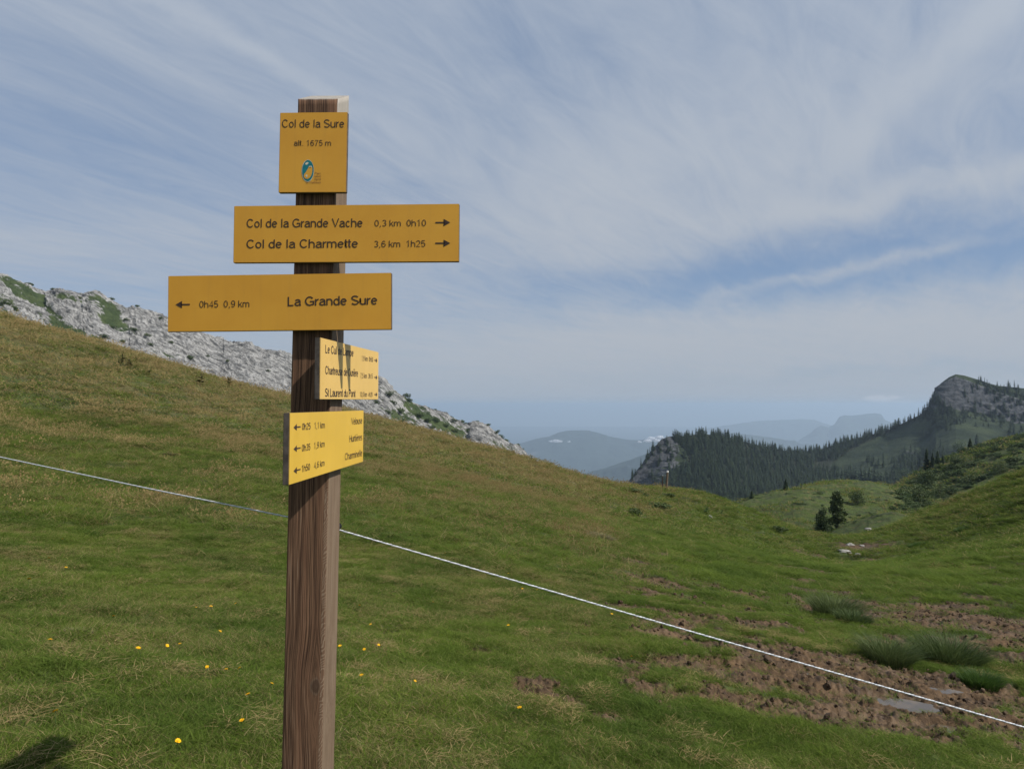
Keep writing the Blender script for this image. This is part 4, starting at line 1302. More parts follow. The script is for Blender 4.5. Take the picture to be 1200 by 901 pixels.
# ---- a plain grotesque alphabet drawn as strokes (cap height 1, x-height .725)
XH, SW = .725, .114
ADV = {'C': 722, 'o': 556, 'l': 222, 'd': 556, 'e': 556, 'a': 556, 'S': 667, 'u': 556, 'r': 333, 't': 278, '.': 278, 'm': 833, 'G': 778, 'n': 556, 'V': 667, 'c': 500, 'h': 556, 'k': 500, ',': 278, ' ': 278,
       'L': 556, 'P': 667, 's': 500, 'è': 556, 'é': 556, 'i': 222, 'p': 556, 'H': 722, 'v': 500, 'g': 556}
def _arc(cx, cy, rx, ry, a0, a1, n=14):
    return [(cx + rx * math.cos(math.radians(a0 + (a1 - a0) * i / n)), cy + ry * math.sin(math.radians(a0 + (a1 - a0) * i / n))) for i in range(n + 1)]
def glyph(ch):
    A = ADV.get(ch, 556) / 716.0; h = SW / 2; l = .06 + h; r = A - .06 - h; m_ = A / 2; xt = XH - h; W_ = r - l
    o = lambda a0, a1, x0=l, x1=r, y0=h, y1=xt: _arc((x0 + x1) / 2, (y0 + y1) / 2, (x1 - x0) / 2, (y1 - y0) / 2, a0, a1, 20)
    T = 1 - h
    if ch == 'C': return [_arc(m_ + .02, .5, W_ / 2, .5 - h, 38, 322, 26)]
    if ch == 'G': return [_arc(m_ - .01, .5, W_ / 2, .5 - h, 38, 302, 26) + [(r, .14), (r, .46), (m_ + .04, .46)]]
    if ch == 'o': return [o(0, 360)]
    if ch == 'c': return [o(42, 318)]
    if ch == 'l': return [[(m_, 0), (m_, 1)]]
    if ch == 'i': return [[(m_, 0), (m_, XH)], [(m_, .87), (m_, 1)]]
    if ch == 'd': return [o(0, 360), [(r, 0), (r, 1)]]
    if ch == 'g': return [o(0, 360), [(r, XH), (r, -.08)] + _arc(m_, -.06, W_ / 2, .17, 0, -160, 10)]
    if ch == 'p': return [o(0, 360), [(l, XH), (l, -.28)]]
    if ch in 'eèé':
        s = [[(l + .02, XH * .53), (r, XH * .53)] , _arc(m_, XH / 2, W_ / 2, XH / 2 - h, 5, 318, 22)]
        if ch == 'è': s.append([(m_ - .14, 1.03), (m_ + .05, .86)])
        if ch == 'é': s.append([(m_ + .14, 1.03), (m_ - .05, .86)])
        return s
    if ch == 'a': return [_arc(m_ + .0, XH - .22, W_ / 2 - .02, .22 - h, 160, 0, 10) + [(r - .02, .12), (r + .05, 0)], _arc(m_ - .02, .225, W_ / 2 - .02, .225 - h, 90, 300, 12), [(m_ - .02, .45 - h), (r - .02, .47)], _arc(m_ - .02, .30, W_ / 2, .30 - h, 300, 352, 6)]
    if ch == 'u': return [[(l, XH), (l, .3)] + _arc(m_, .3, W_ / 2, .3 - h, 180, 360, 12) + [(r, XH)], [(r, .3), (r, 0)]]
    if ch == 'n': return [[(l, 0), (l, XH)], [(l, XH - .3)] + _arc(m_, XH - .3, W_ / 2, .3 - h, 180, 0, 12) + [(r, 0)]]
    if ch == 'h': return [[(l, 0), (l, 1)], [(l, XH - .3)] + _arc(m_, XH - .3, W_ / 2, .3 - h, 180, 0, 12) + [(r, 0)]]
    if ch == 'm':
        return [[(l, 0), (l, XH)], _arc((l + m_) / 2, XH - .26, (m_ - l) / 2, .26 - h, 180, 0, 10) + [(m_, 0)], _arc((m_ + r) / 2, XH - .26, (r - m_) / 2, .26 - h, 180, 0, 10) + [(r, 0)]]
    if ch == 'r': return [[(l, 0), (l, XH)], _arc(A - .02, XH - .42, A - .02 - l, .42 - h, 170, 88, 8)]
    if ch == 't': return [[(m_ - .03, .95), (m_ - .03, .2)] + _arc(m_ + .11, .2, .14, .2 - h, 180, 280, 8), [(.02, xt), (A - .03, xt)]]
    if ch == 's': return [_arc(m_, XH * .74, W_ / 2, XH * .26 - h + .01, 25, 250, 14) + _arc(m_, XH * .265, W_ / 2, XH * .265 - h + .01, 75, -155, 14)]
    if ch == 'S': return [_arc(m_, .745, W_ / 2 - .01, .255 - h, 22, 250, 16) + _arc(m_, .265, W_ / 2, .265 - h, 78, -160, 16)]
    if ch == 'v': return [[(.05, XH), (m_, .04), (A - .05, XH)]]
    if ch == 'V': return [[(.06, 1), (m_, .04), (A - .06, 1)]]
    if ch == 'k': return [[(l, 0), (l, 1)], [(r + .03, XH), (l + .03, .28)], [(l + .2, .44), (r + .05, 0)]]
    if ch == 'L': return [[(l + .02, 1), (l + .02, h), (r + .04, h)]]
    if ch == 'H': return [[(l + .02, 0), (l + .02, 1)], [(r - .02, 0), (r - .02, 1)], [(l + .02, .53), (r - .02, .53)]]
    if ch == 'P': return [[(l + .02, 0), (l + .02, T), (r - .24, T)] + _arc(r - .24, .725, .24, .275 - h, 90, -90, 12) + [(l + .02, .45 + h)]]
    if ch == '.': return [[(m_, 0), (m_, SW)]]
    if ch == ',': return [[(m_, SW), (m_, .02), (m_ - .05, -.13)]]
    if ch == '0': return [_arc(m_, .5, W_ / 2, .5 - h, 0, 360, 24)]
    if ch == '1': return [[(l + .06, .74), (m_ + .05, .97), (m_ + .05, 0)]]
    if ch == '2': return [_arc(m_, .70, W_ / 2, .30 - h, 170, -35, 14) + [(l, h), (r, h)]]
    if ch == '3': return [_arc(m_, .745, W_ / 2 - .02, .255 - h, 150, -85, 14), _arc(m_, .285, W_ / 2, .285 - h, 85, -150, 14)]
    if ch == '4': return [[(r - .10, 0), (r - .10, .96), (l, .29), (r + .06, .29)]]
    if ch == '5': return [[(r - .02, T), (l + .08, T), (l + .02, .50)] + _arc(m_, .33, W_ / 2, .33 - h, 130, -155, 16)]
    if ch == '6': return [_arc(m_, .32, W_ / 2, .32 - h, 0, 360, 18), _arc(m_ + .02, .5, W_ / 2 + .01, .5 - h, 45, 190, 14)]
    if ch == '7': return [[(l, T), (r, T)] + [(m_ + .02, .5), (m_ - .10, 0)]]
    if ch == '8': return [_arc(m_, .75, W_ / 2 - .03, .25 - h, 0, 360, 16), _arc(m_, .275, W_ / 2, .275 - h, 0, 360, 16)]
    if ch == '9': return [_arc(m_, .68, W_ / 2, .32 - h, 0, 360, 18), _arc(m_ - .02, .5, W_ / 2 + .01, .5 - h, -135, 10, 14)]
    return []


def text_mesh(body, sw):
    """ribbons along the strokes; each stroke lies a hair above the last so that no faces coincide"""
    V, Fc = [], []; x0 = 0; layer = 0
    for ch in body:
        for st_ in glyph(ch):
            p = np.array(st_, float); d = np.gradient(p, axis=0) if len(p) > 2 else np.repeat((p[1] - p[0])[None], 2, 0)
            seg = np.diff(p, axis=0); seg /= np.linalg.norm(seg, axis=1, keepdims=True) + 1e-9
            nrm = np.stack([-seg[:, 1], seg[:, 0]], 1)
            nv = np.r_[nrm[:1], (nrm[:-1] + nrm[1:]), nrm[-1:]]
            ln = np.linalg.norm(nv, axis=1, keepdims=True)
            nv = nv / (ln + 1e-9)
            mit = np.ones(len(p)); mit[1:-1] = np.clip(2 / np.maximum(ln[1:-1, 0], .9), 1, 1.5)
            closed = np.hypot(*(p[0] - p[-1])) < 1e-4
            if closed:
                q = nrm[0] + nrm[-1]; q /= np.linalg.norm(q); nv[0] = nv[-1] = q
            b = len(V)
            for k in range(len(p)):
                o_ = nv[k] * sw / 2 * mit[k]
                V.append((x0 + p[k, 0] + o_[0], p[k, 1] + o_[1], layer)); V.append((x0 + p[k, 0] - o_[0], p[k, 1] - o_[1], layer))
            for k in range(len(p) - 1):
                q = b + 2 * k; Fc.append((q, q + 1, q + 3, q + 2))
            layer = (layer + 1) % 6
        x0 += ADV.get(ch, 556) / 716.0
    return np.array(V), Fc


def lettering(bo, M, body, x0, x1, yb, cap, cap_m=None, bold=.0, name="lettering", mat=None, lift=.0005):
    """text line from photo x0 to x1 on baseline yb (value or pair), cap height in photo px or metres"""
    y0, y1 = (yb if isinstance(yb, tuple) else (yb, yb))
    u0, v0 = board_uv(M, x0, y0); u1, v1 = board_uv(M, x1, y1)
    if cap_m is None:
        cap_m = board_uv(M, x0, y0 - cap)[1] - v0
    V, Fc = text_mesh(body, SW + bold * 3)
    xmin, xmax = V[:, 0].min(), V[:, 0].max()
    xs = (V[:, 0] - xmin) * (u1 - u0) / (xmax - xmin) + u0
    out = np.stack([xs, -lift - V[:, 2] * 1.5e-5, V[:, 1] * cap_m + v0 + (xs - u0) / (u1 - u0) * (v1 - v0)], -1)
    me = new_mesh(name, out, Fc, False, [mat or M_ink])
    return child(name, me, M, bo, M)


def arrow(bo, M, x0, x1, yc, hh, left):
    ua, va = board_uv(M, x0, yc); ub, vb = board_uv(M, x1, yc)
    L = ub - ua; v = (va + vb) / 2
    hd = min(.45 * L, hh * 1.5)
    pts = [(0, -.10), (L - hd * .8, -.10), (L - hd, -.5), (L, 0), (L - hd, .5), (L - hd * .8, .10), (0, .10)]
    P3 = []
    for (a, b) in pts:
        q = ub - a if left else ua + a
        P3.append((q, -.0005, v + b * hh))
    if left: P3 = P3[::-1]
    me = bpy.data.meshes.new("arrow")
    n = 7
    bm = bmesh.new(); vs = [bm.verts.new(p) for p in P3]; f = bm.faces.new(vs); bmesh.ops.triangulate(bm, faces=[f]); bm.to_mesh(me); bm.free()
    me.materials.append(M_ink)
    return child("arrow", me, M, bo, M)


B1, M1 = board((-.4435, 1.632, .5629, -.0549, -.0121, 0, .1528, .1798), M_y1, "small square-ish top board reading Col de la Sure")
lettering(B1, M1, "Col de la Sure", 330.6, 403.4, 149.9, 9.6)
lettering(B1, M1, "alt. 1675 m", 344.6, 388.0, 171.2, 6.7)
M_teal = flat_mat("teal_ink", (.008, .155, .175), .45, .3, .1, 100)
M_cream = flat_mat("cream_ink", (.55, .50, .38), .5, .3, .1, 100)
M_small = flat_mat("faded_ink", (.22, .105, .040), .5, .3, .1, 100)
def poly_on(bo, M, pts, mat, name, lift):
    bm = bmesh.new(); vs = [bm.verts.new((p[0], -lift, p[1])) for p in pts]; f = bm.faces.new(vs); bmesh.ops.triangulate(bm, faces=[f])
    me = bpy.data.meshes.new(name); bm.to_mesh(me); bm.free(); me.materials.append(mat)
    return child(name, me, M, bo, M)
lu, lv = board_uv(M1, 361.0, 200.2)
def ell(cx, cy, rx, ry, n=40, rot=0.0):
    return [(cx + rx * math.cos(a) * math.cos(rot) - ry * math.sin(a) * math.sin(rot), cy + rx * math.cos(a) * math.sin(rot) + ry * math.sin(a) * math.cos(rot)) for a in [2 * math.pi * i / n for i in range(n)]]
poly_on(B1, M1, ell(lu - .0005, lv - .0005, .0141, .0249), M_cream, "logo_rim", .0004)
poly_on(B1, M1, ell(lu, lv, .0130, .0236), M_teal, "logo", .0007)
owl = [(-.0005, -.0190), (-.0065, -.0175), (-.0093, -.0135), (-.0085, -.0080), (-.0050, -.0040), (-.0020, .0010), (.0010, .0060), (.0018, .0095), (.0050, .0105), (.0085, .0100), (.0098, .0060), (.0100, .0000), (.0095, -.0060), (.0075, -.0115), (.0045, -.0160)]
poly_on(B1, M1, [(lu + a, lv + b) for a, b in owl], M_y1, "owl_figure", .0010)
poly_on(B1, M1, [(lu + a, lv + b) for a, b in [(-.0070, .0140), (-.0045, .0180), (-.0010, .0190), (.0015, .0170), (-.0005, .0145), (-.0030, .0130)]], M_cream, "owl_brow", .0010)
poly_on(B1, M1, [(lu + a, lv + b) for a, b in [(.0010, .0085), (.0040, .0100), (.0080, .0102), (.0096, .0080), (.0050, .0070)]], M_cream, "owl_face", .0012)
poly_on(B1, M1, ell(lu + .0052, lv + .0073, .0012, .0012, 12), M_ink, "owl_eye", .0014)
poly_on(B1, M1, [(lu + a, lv + b) for a, b in [(-.0055, -.0120), (-.0020, -.0160), (-.0005, -.0110), (-.0030, -.0085)]], M_cream, "owl_wing", .0012)
for s_, xa, yb_ in (("Parc", 369.0, 204.6), ("naturel", 368.6, 207.9), ("régional", 368.4, 211.3), ("de Chartreuse", 358.6, 215.1)):
    lettering(B1, M1, s_, xa, 376.2, yb_, 2.5, mat=M_small)

B2, M2 = board((-.3701, 1.632, .3811, -.055, -.005, 0, .5075, .1279), M_y1, "long board pointing right to Col de la Grande Vache")
lettering(B2, M2, "Col de la Grande Vache", 289.2, 425.0, (267.0, 266.3), 10.2, bold=.006)
lettering(B2, M2, "0,3 km  0h10", 439.0, 499.3, (265.6, 265.2), 7.6)
arrow(B2, M2, 510.3, 527.8, 261.0, .0160, False)
lettering(B2, M2, "Col de la Charmette", 289.0, 419.5, (291.2, 290.4), 10.2, bold=.006)
lettering(B2, M2, "3,6 km  1h25", 438.7, 498.5, (290.0, 289.4), 7.6)
arrow(B2, M2, 510.2, 527.8, 285.2, .0160, False)

B3, M3 = board((-.5169, 1.632, .2276, -.0551, .0047, 0, .504, .1249), M_y1, "long board pointing left to La Grande Sure")
arrow(B3, M3, 205.8, 222.6, 357.0, .0165, True)
lettering(B3, M3, "0h45  0,9 km", 233.8, 292.3, (360.8, 359.9), 8.0)
lettering(B3, M3, "La Grande Sure", 337.3, 442.3, (358.8, 356.9), 10.8, bold=.010)

B4, M4 = board((-.37842, 1.75998, .0779, 1.4939, .007, -.0059, .469, .1279), M_y4, "pale faded side board reading Le Cul de Lampe")
for s_, xa, xb, ya, yb_, cm in (("Le Cul de Lampe", 381.2, 414.0, 413.6, 417.8, .0175), ("Chartreuse de Curière", 381.0, 419.3, 438.3, 441.5, .0175), ("St Laurent du Pont", 380.8, 416.3, 464.7, 465.3, .0175)):
    lettering(B4, M4, s_, xa, xb, (ya, yb_), 0, cm, bold=.010)
for s_, xa, xb, ya, yb_ in (("1,9 km  0h50", 423.8, 437.0, 422.5, 424.2), ("7,5 km  3h15", 422.3, 436.6, 443.0, 443.6), ("10,0 km  4h20", 421.6, 436.3, 465.0, 465.0)):
    lettering(B4, M4, s_, xa, xb, (ya, yb_), 0, .0125)
for yy_ in (422.4, 442.3, 462.3):
    arrow(B4, M4, 438.6, 442.0, yy_, .013, False)

B5, M5 = board((-.38897, 1.60646, -.0781, 1.5253, .002, -.0064, .5414, .1299), M_y5, "bright sunlit lowest board with three left-pointing lines")
for yy_ in (500.4, 525.4, 550.8):
    arrow(B5, M5, 343.8, 352.0, yy_, .0125, True)
for s_, xa, xb, ya, yb_ in (("0h25", 353.8, 363.6, 503.9, 503.0), ("0h35", 353.6, 363.3, 529.0, 527.2), ("1h50", 353.4, 363.0, 553.2, 550.5)):
    lettering(B5, M5, s_, xa, xb, (ya, yb_), 0, .0130, bold=.008)
for s_, xa, xb, ya, yb_ in (("1,1 km", 368.3, 380.4, 502.4, 501.5), ("1,9 km", 367.9, 380.1, 526.0, 523.4), ("4,6 km", 367.7, 380.0, 549.2, 545.6)):
    lettering(B5, M5, s_, xa, xb, (ya, yb_), 0, .0130, bold=.004)
for s_, xa, xb, ya, yb_ in (("Velouse", 411.4, 424.2, 497.8, 496.3), ("Hurtières", 409.2, 424.2, 518.3, 515.6), ("Charminelle", 404.0, 424.2, 539.3, 534.2)):
    lettering(B5, M5, s_, xa, xb, (ya, yb_), 0, .0165, bold=.004)

# spacer brackets between boards and post
def bracket(Mb, w_, dy0, dy1, h0, xo=0):
    bm = bmesh.new(); bmesh.ops.create_cube(bm, size=1.0)
    for v in bm.verts: v.co = Vector((xo + v.co.x * w_, dy0 + (v.co.y + .5) * (dy1 - dy0), v.co.z * h0))
    me = bpy.data.meshes.new("bracket"); bm.to_mesh(me); bm.free(); me.materials.append(M_metal)
    child("bracket", me, Mb)
for Mb, h0 in ((M1, .12), (M2, .09), (M3, .09)):
    xo = (Mb.inverted() @ Vector((-.4492 + LEAN * Mb.translation.z, 1.65, Mb.translation.z))).x
    bracket(Mb, .05, .0122, .0205, h0, xo)
bracket(M4, .05, .0122, .0215, .09, -.070)
bracket(M5, .05, .0122, .0215, .09, .085)

# insulator behind the right edge of the post
IX, IZ = ray(395.6, 618.5); IY = 1.765
bm = bmesh.new()
bmesh.ops.create_cone(bm, cap_ends=True, segments=14, radius1=.0065, radius2=.005, depth=.012, matrix=Matrix.Rotation(math.pi / 2, 4, 'X'))
bmesh.ops.create_cone(bm, cap_ends=True, segments=14, radius1=.0045, radius2=.0045, depth=.030, matrix=Matrix.Translation((0, -.018, 0)) @ Matrix.Rotation(math.pi / 2, 4, 'X'))
for k in range(16):
    a = 2 * math.pi * k / 16
    bmesh.ops.create_icosphere(bm, subdivisions=1, radius=.002, matrix=Matrix.Translation((.0065 * math.cos(a), .008, .0065 * math.sin(a))))
me = bpy.data.meshes.new("insulator"); bm.to_mesh(me); bm.free(); me.materials.append(flat_mat("black_plastic", (.012, .012, .013), .4, .4))
child("insulator", me, Matrix.Translation((float(IX) * IY, IY, float(IZ) * IY + .003)))

# ---- the fence cord: three twisted strands
def pp(px_, py_, t_):
    a, c = ray(px_, py_); return np.array([float(a) * t_, t_, float(c) * t_])
mid = pp(397.5, 620.8, 1.775)
path = [pp(-420, 447, 3.1), pp(0, 535.5, 2.30), pp(170, 571.5, 2.0), pp(337, 605.5, 1.80), mid, pp(740, 719.6, 1.76), pp(1200, 851.5, 1.74), pp(1700, 996, 1.72)]
pts = []
for a, b in zip(path[:-1], path[1:]):
    n = max(2, int(np.linalg.norm(b - a) / .0035))
    pts += [a + (b - a) * i / n for i in range(n)]
pts.append(path[-1]); pts = np.array(pts)
tan = np.gradient(pts, axis=0); tan /= np.linalg.norm(tan, axis=1, keepdims=True)
up = np.array([0, 0, 1.]); A_ = np.cross(tan, up); A_ /= np.linalg.norm(A_, axis=1, keepdims=True); Bv = np.cross(A_, tan)
s_len = np.r_[0, np.cumsum(np.linalg.norm(np.diff(pts, axis=0), axis=1))]
M_rope = flat_mat("white_cord", (.60, .61, .62), .6, .3, .10, 400)
M_rope2 = flat_mat("grey_conductor", (.30, .32, .36), .5, .4, .2, 400)
RV, RF, RM = [], [], []
for s_ in range(3):
    ph = s_len * 2 * np.pi / .024 + s_ * 2 * np.pi / 3
    cc = pts + (A_ * np.cos(ph)[:, None] + Bv * np.sin(ph)[:, None]) * .00095
    ring = []
    for q in range(5):
        w_ = 2 * np.pi * q / 5
        ring.append(cc + (A_ * math.cos(w_) + Bv * math.sin(w_)) * (.00115 if s_ < 2 else .0010))
    ring = np.stack(ring, 1); n_ = len(pts); off = sum(len(v) for v in RV)
    RV.append(ring.reshape(-1, 3)); f_ = grid_faces(n_, 5, True) + off; RF.append(f_); RM += [1 if s_ == 2 else 0] * len(f_)
o = link("fence_rope", new_mesh("fence_rope", np.concatenate(RV), np.concatenate(RF), True, [M_rope, M_rope2], RM))
o['label'] = "white twisted electric fence cord running behind the signpost across the meadow"; o['category'] = "fence rope"

# ---- far stake on the rise
x, y, z = hit(781, 572.5, height, 20, 80)
st = bpy.data.objects.new("fence_stake", None); COL.objects.link(st); st.location = (x, y, z)
st.rotation_euler = (0, math.radians(4), 0)
st['label'] = "small wooden stake with a pale top standing on the grassy rise"; st['category'] = "stake"
def cyl(name, r0, r1, z0, z1, mat, parent, loc=(0, 0, 0), seg=10):
    bm = bmesh.new(); bmesh.ops.create_cone(bm, cap_ends=True, segments=seg, radius1=r0, radius2=r1, depth=z1 - z0, matrix=Matrix.Translation((loc[0], loc[1], (z0 + z1) / 2)))
    me = bpy.data.meshes.new(name); bm.to_mesh(me); bm.free(); me.materials.append(mat); return link(name, me, parent)
cyl("post", .062, .055, -.2, .88, flat_mat("stake_wood", (.13, .095, .065), .8, .2, .3, 20), st)
cyl("top", .058, .050, .88, .97, flat_mat("stake_paint", (.62, .60, .56), .7, .2), st)
x, y, z = hit(777.5, 572.5, height, 20, 80)
o = bpy.data.objects.new("fence_stake", None); COL.objects.link(o); o.location = (x, y + .3, z); o.rotation_euler = (0, math.radians(2), 0)
o['label'] = "thin dark stake just left of the pale-topped stake"; o['category'] = "stake"
cyl("post", .028, .024, -.2, .66, flat_mat("dark_stake", (.06, .04, .03), .8, .2, .3, 20), o)
cyl("top", .026, .020, .66, .70, M_rope2, o)


# ------------------------------------------------------------------ puddles, tussocks, stones, flowers
m, t = new_mat("puddle_water")
P = t.node('ShaderNodeNewGeometry').outputs['Position']
n = t.noise(P, 9.0, 3)
c = t.mix(t.ramp(n, .4, .65), rgb(.070, .056, .042), rgb(.115, .085, .055))
finish(t, principled(t, c, .08, t.noise(P, 40.0, 2), .05, .002, spec=.6))
M_water = m
for i, (a, b, c0, rx, ry, an) in enumerate(PUD):
    n = 30; bm = bmesh.new(); vs = []
    for k in range(n):
        th = 2 * math.pi * k / n; rr = 1.55 + .18 * math.sin(3 * th + i) + .1 * math.sin(5 * th + 2 * i)
        X_ = rx * rr * math.cos(th); Y_ = ry * rr * math.sin(th)
        vs.append(bm.verts.new((a + X_ * math.cos(an) - Y_ * math.sin(an), b + X_ * math.sin(an) + Y_ * math.cos(an), c0 - .052)))
    bm.faces.new(vs); me = bpy.data.meshes.new("puddle"); bm.to_mesh(me); bm.free(); me.materials.append(M_water)
    link("puddle", me, kind='structure')

# clods of trodden mud
clods = []
for i in range(5):
    bm = bmesh.new(); bmesh.ops.create_icosphere(bm, subdivisions=2, radius=1.0)
    gg = random.Random(i)
    for v in bm.verts:
        k = 1 + .35 * float(perlin(np.array([v.co.x * 1.6 + i * 7]), np.array([v.co.y * 1.6 + v.co.z * 2.1]), 60 + i)[0]) + gg.uniform(-.08, .08)
        v.co = Vector((v.co.x * k, v.co.y * k * .8, v.co.z * k * .6))
    me = bpy.data.meshes.new("clod"); bm.to_mesh(me); bm.free()
    clods.append(bpy.data.objects.new("clod", me))
m, t = new_mat("mud_clod")
P = t.node('ShaderNodeNewGeometry').outputs['Position']
n1 = t.noise(P, 14.0, 5, .65); n2 = t.noise(P, 2.0, 3)
c = t.mix(t.ramp(n1, .3, .7), rgb(.034, .020, .010), rgb(.098, .060, .030))
c = t.mix(t.ramp(n2, .5, .65, 0, .5), c, rgb(.050, .033, .021))
finish(t, principled(t, c, .8, n1, .8, .01, spec=.3))
for c_ in clods: c_.data.materials.append(m)
x, y, r = scatter(60000, 4, 14, 42)
mm = mud_mask(x, y); k = (mm > .35) & (rng.uniform(size=len(x)) < .24)
x, y = x[k], y[k]
pd = np.zeros(len(x), bool)
for (a, b, c0, rx, ry, an) in PUD: pd |= np.hypot((x - a) / rx, (y - b) / ry) < 1.15
x, y = x[~pd], y[~pd]
s = rng.uniform(.006, .022, len(x)) * np.where(rng.uniform(size=len(x)) < .1, 1.8, 1)
instancer("mud_clods", clods, np.stack([x, y, height(x, y) + s * .15], -1), rng.uniform(0, 6.28, (len(x), 3)) * [.2, .2, 1], np.stack([s, s, s * .9], -1), rng.integers(0, 5, len(x)), {}, kind='stuff')

# dead-grass litter: pale thatch wisps lying in patches
LIT = [tuft_mesh("t", 30, .07, .006, .018, .0030, 4.0, 3.0, 2, M_stem, seed=200 + i) for i in range(3)]
x, y, r = scatter(13000, 1.8, 12)
k = (fbm(x * 1.9, y * 1.9, 91, 3, .6) > .17) & (mud_mask(x, y) < .1)
x, y = x[k], y[k]
instancer("dead_grass_litter", LIT, np.stack([x, y, height(x, y) + .018], -1), np.stack([0 * x, 0 * x, rng.uniform(0, 6.28, len(x))], -1), np.ones((len(x), 3)) * rng.uniform(.7, 1.3, (len(x), 1)), rng.integers(0, 3, len(x)),
          {'dry': np.ones(len(x)), 'tint': rng.uniform(0, 1, len(x))}, kind='stuff')

# tussocks
def grass_clump(name, px_, py_, wpx, hm, label, cols, n=900, seed=0, group=None, cat="grass tussock"):
    x, y, z = hit(px_, py_)
    R_ = wpx / 2 / F * y
    g_ = np.random.default_rng(seed)
    V, Fc, bl = [], [], []
    for i in range(n):
        a = g_.uniform(0, 6.283); rr = math.sqrt(g_.uniform()) * R_ * .75
        bx, by = rr * math.cos(a), rr * math.sin(a) * .8
        h = hm * g_.uniform(.55, 1.1) * (1 - .35 * (rr / R_) ** 2)
        wd = .0035 * max(1, y / 6)
        la = a + g_.normal(0, .5); ln = h * (.25 + .75 * rr / R_) * g_.uniform(.6, 1.3)
        fa = g_.uniform(0, 3.14); wx, wy = math.cos(fa) * wd / 2, math.sin(fa) * wd / 2
        b = len(V); lb = g_.uniform()
        zg = float(0)
        for s_ in range(3):
            u = s_ / 3; k_ = 1 - .5 * u
            X_ = bx + math.cos(la) * ln * u * u; Y_ = by + math.sin(la) * ln * u * u
            V += [(X_ - wx * k_, Y_ - wy * k_, h * (u - .25 * u * u) - .03), (X_ + wx * k_, Y_ + wy * k_, h * (u - .25 * u * u) - .03)]
        V.append((bx + math.cos(la) * ln, by + math.sin(la) * ln, h * .75 - .03))
        Fc += [(b, b + 1, b + 3), (b, b + 3, b + 2), (b + 2, b + 3, b + 5), (b + 2, b + 5, b + 4), (b + 4, b + 5, b + 6)]
        bl += [lb] * 7
    me = new_mesh(name, V, Fc, False, [cols]); add_attr(me, 'bl', bl)
    o = link(name, me); o.location = (x, y, z); o['label'] = label; o['category'] = cat
    # seat it on the slope
    e = .3; gx_ = (height(np.array([x + e]), np.array([y]))[0] - height(np.array([x - e]), np.array([y]))[0]) / (2 * e)
    o.rotation_euler = (0, -math.atan(gx_) * .8, 0)
    if group: o['group'] = group
    return o
M_rush = leaf_mat("rush_blades", rgb(.038, .070, .016), rgb(.120, .150, .055), .3)
M_lush = leaf_mat("lush_blades", rgb(.035, .075, .014), rgb(.085, .145, .030), .35)
M_drytuft = leaf_mat("dry_blades", rgb(.16, .13, .065), rgb(.29, .25, .15), .2)
M_browntuft = leaf_mat("brown_blades", rgb(.070, .060, .024), rgb(.150, .120, .055), .2)
grass_clump("rush_tussock", 978, 722, 62, .42, "grey-green tussock standing farthest back in the muddy hollow", M_rush, 1500, 1)
grass_clump("rush_tussock", 1040, 775, 66, .34, "dark green tussock beside the puddles, left of its larger neighbour", M_rush, 1700, 2)
grass_clump("rush_tussock", 1112, 776, 88, .38, "largest dark green tussock, overhanging the mud on the right", M_rush, 2300, 3)
grass_clump("rush_tussock", 1000, 728, 48, .22, "low grey-green tussock just right of the farthest tussock", M_rush, 900, 4)
grass_clump("grass_tussock", 1150, 800, 56, .18, "bright green grass clump right of the largest tussock", M_lush, 1300, 5)
grass_clump("grass_tussock", 703, 632, 36, .22, "dry straw-coloured grass tuft on the slope above the fence cord", M_drytuft, 900, 6)
grass_clump("grass_tussock", 199, 535, 20, .16, "dark olive grass tuft on the left slope above the cord", M_browntuft, 700, 9)
grass_clump("grass_tussock", 282, 507, 14, .16, "small brown grass tuft on the left slope near the post", M_browntuft, 500, 10)
grass_clump("grass_tussock", 90, 742, 40, .07, "flattened pale straw tuft low on the left of the photo", M_drytuft, 500, 11)
grass_clump("grass_tussock", 120, 838, 34, .05, "whitish dead grass tuft near the shadow at lower left", M_drytuft, 400, 12)
grass_clump("grass_tussock", 425, 700, 26, .08, "brown-tipped grass tuft right of the post", M_browntuft, 500, 13)
grass_clump("grass_tussock", 1075, 640, 26, .25, "dark grass tuft on the near right slope", M_lush, 700, 15)
grass_clump("grass_tussock", 1130, 622, 24, .3, "upper dark grass tuft on the near right slope", M_lush, 700, 16)

for (a_, b_, s_, lb_) in [(744, 577, .55, "dark heathy clump on the rise, left of the stake"), (756, 582, .40, "small dark clump between the stake and the heathy clump"), (772, 597, .60, "dark overhanging clump in the bank below the stake"),
                          (786, 583, .40, "brown clump just right of the stake's foot"), (912, 622, .50, "dark hummocky clump on the slope left of the hollow"), (745, 603, .45, "dark clump at the lower left of the cut bank"), (733, 563, .30, "tiny dark clump on the crest left of the stake")]:
    x, y, z = hit(a_, b_, height, 20, 66)
    bush((x, y, z), s_, .55, True, lb_, None, "heath_clump", "heath clump")

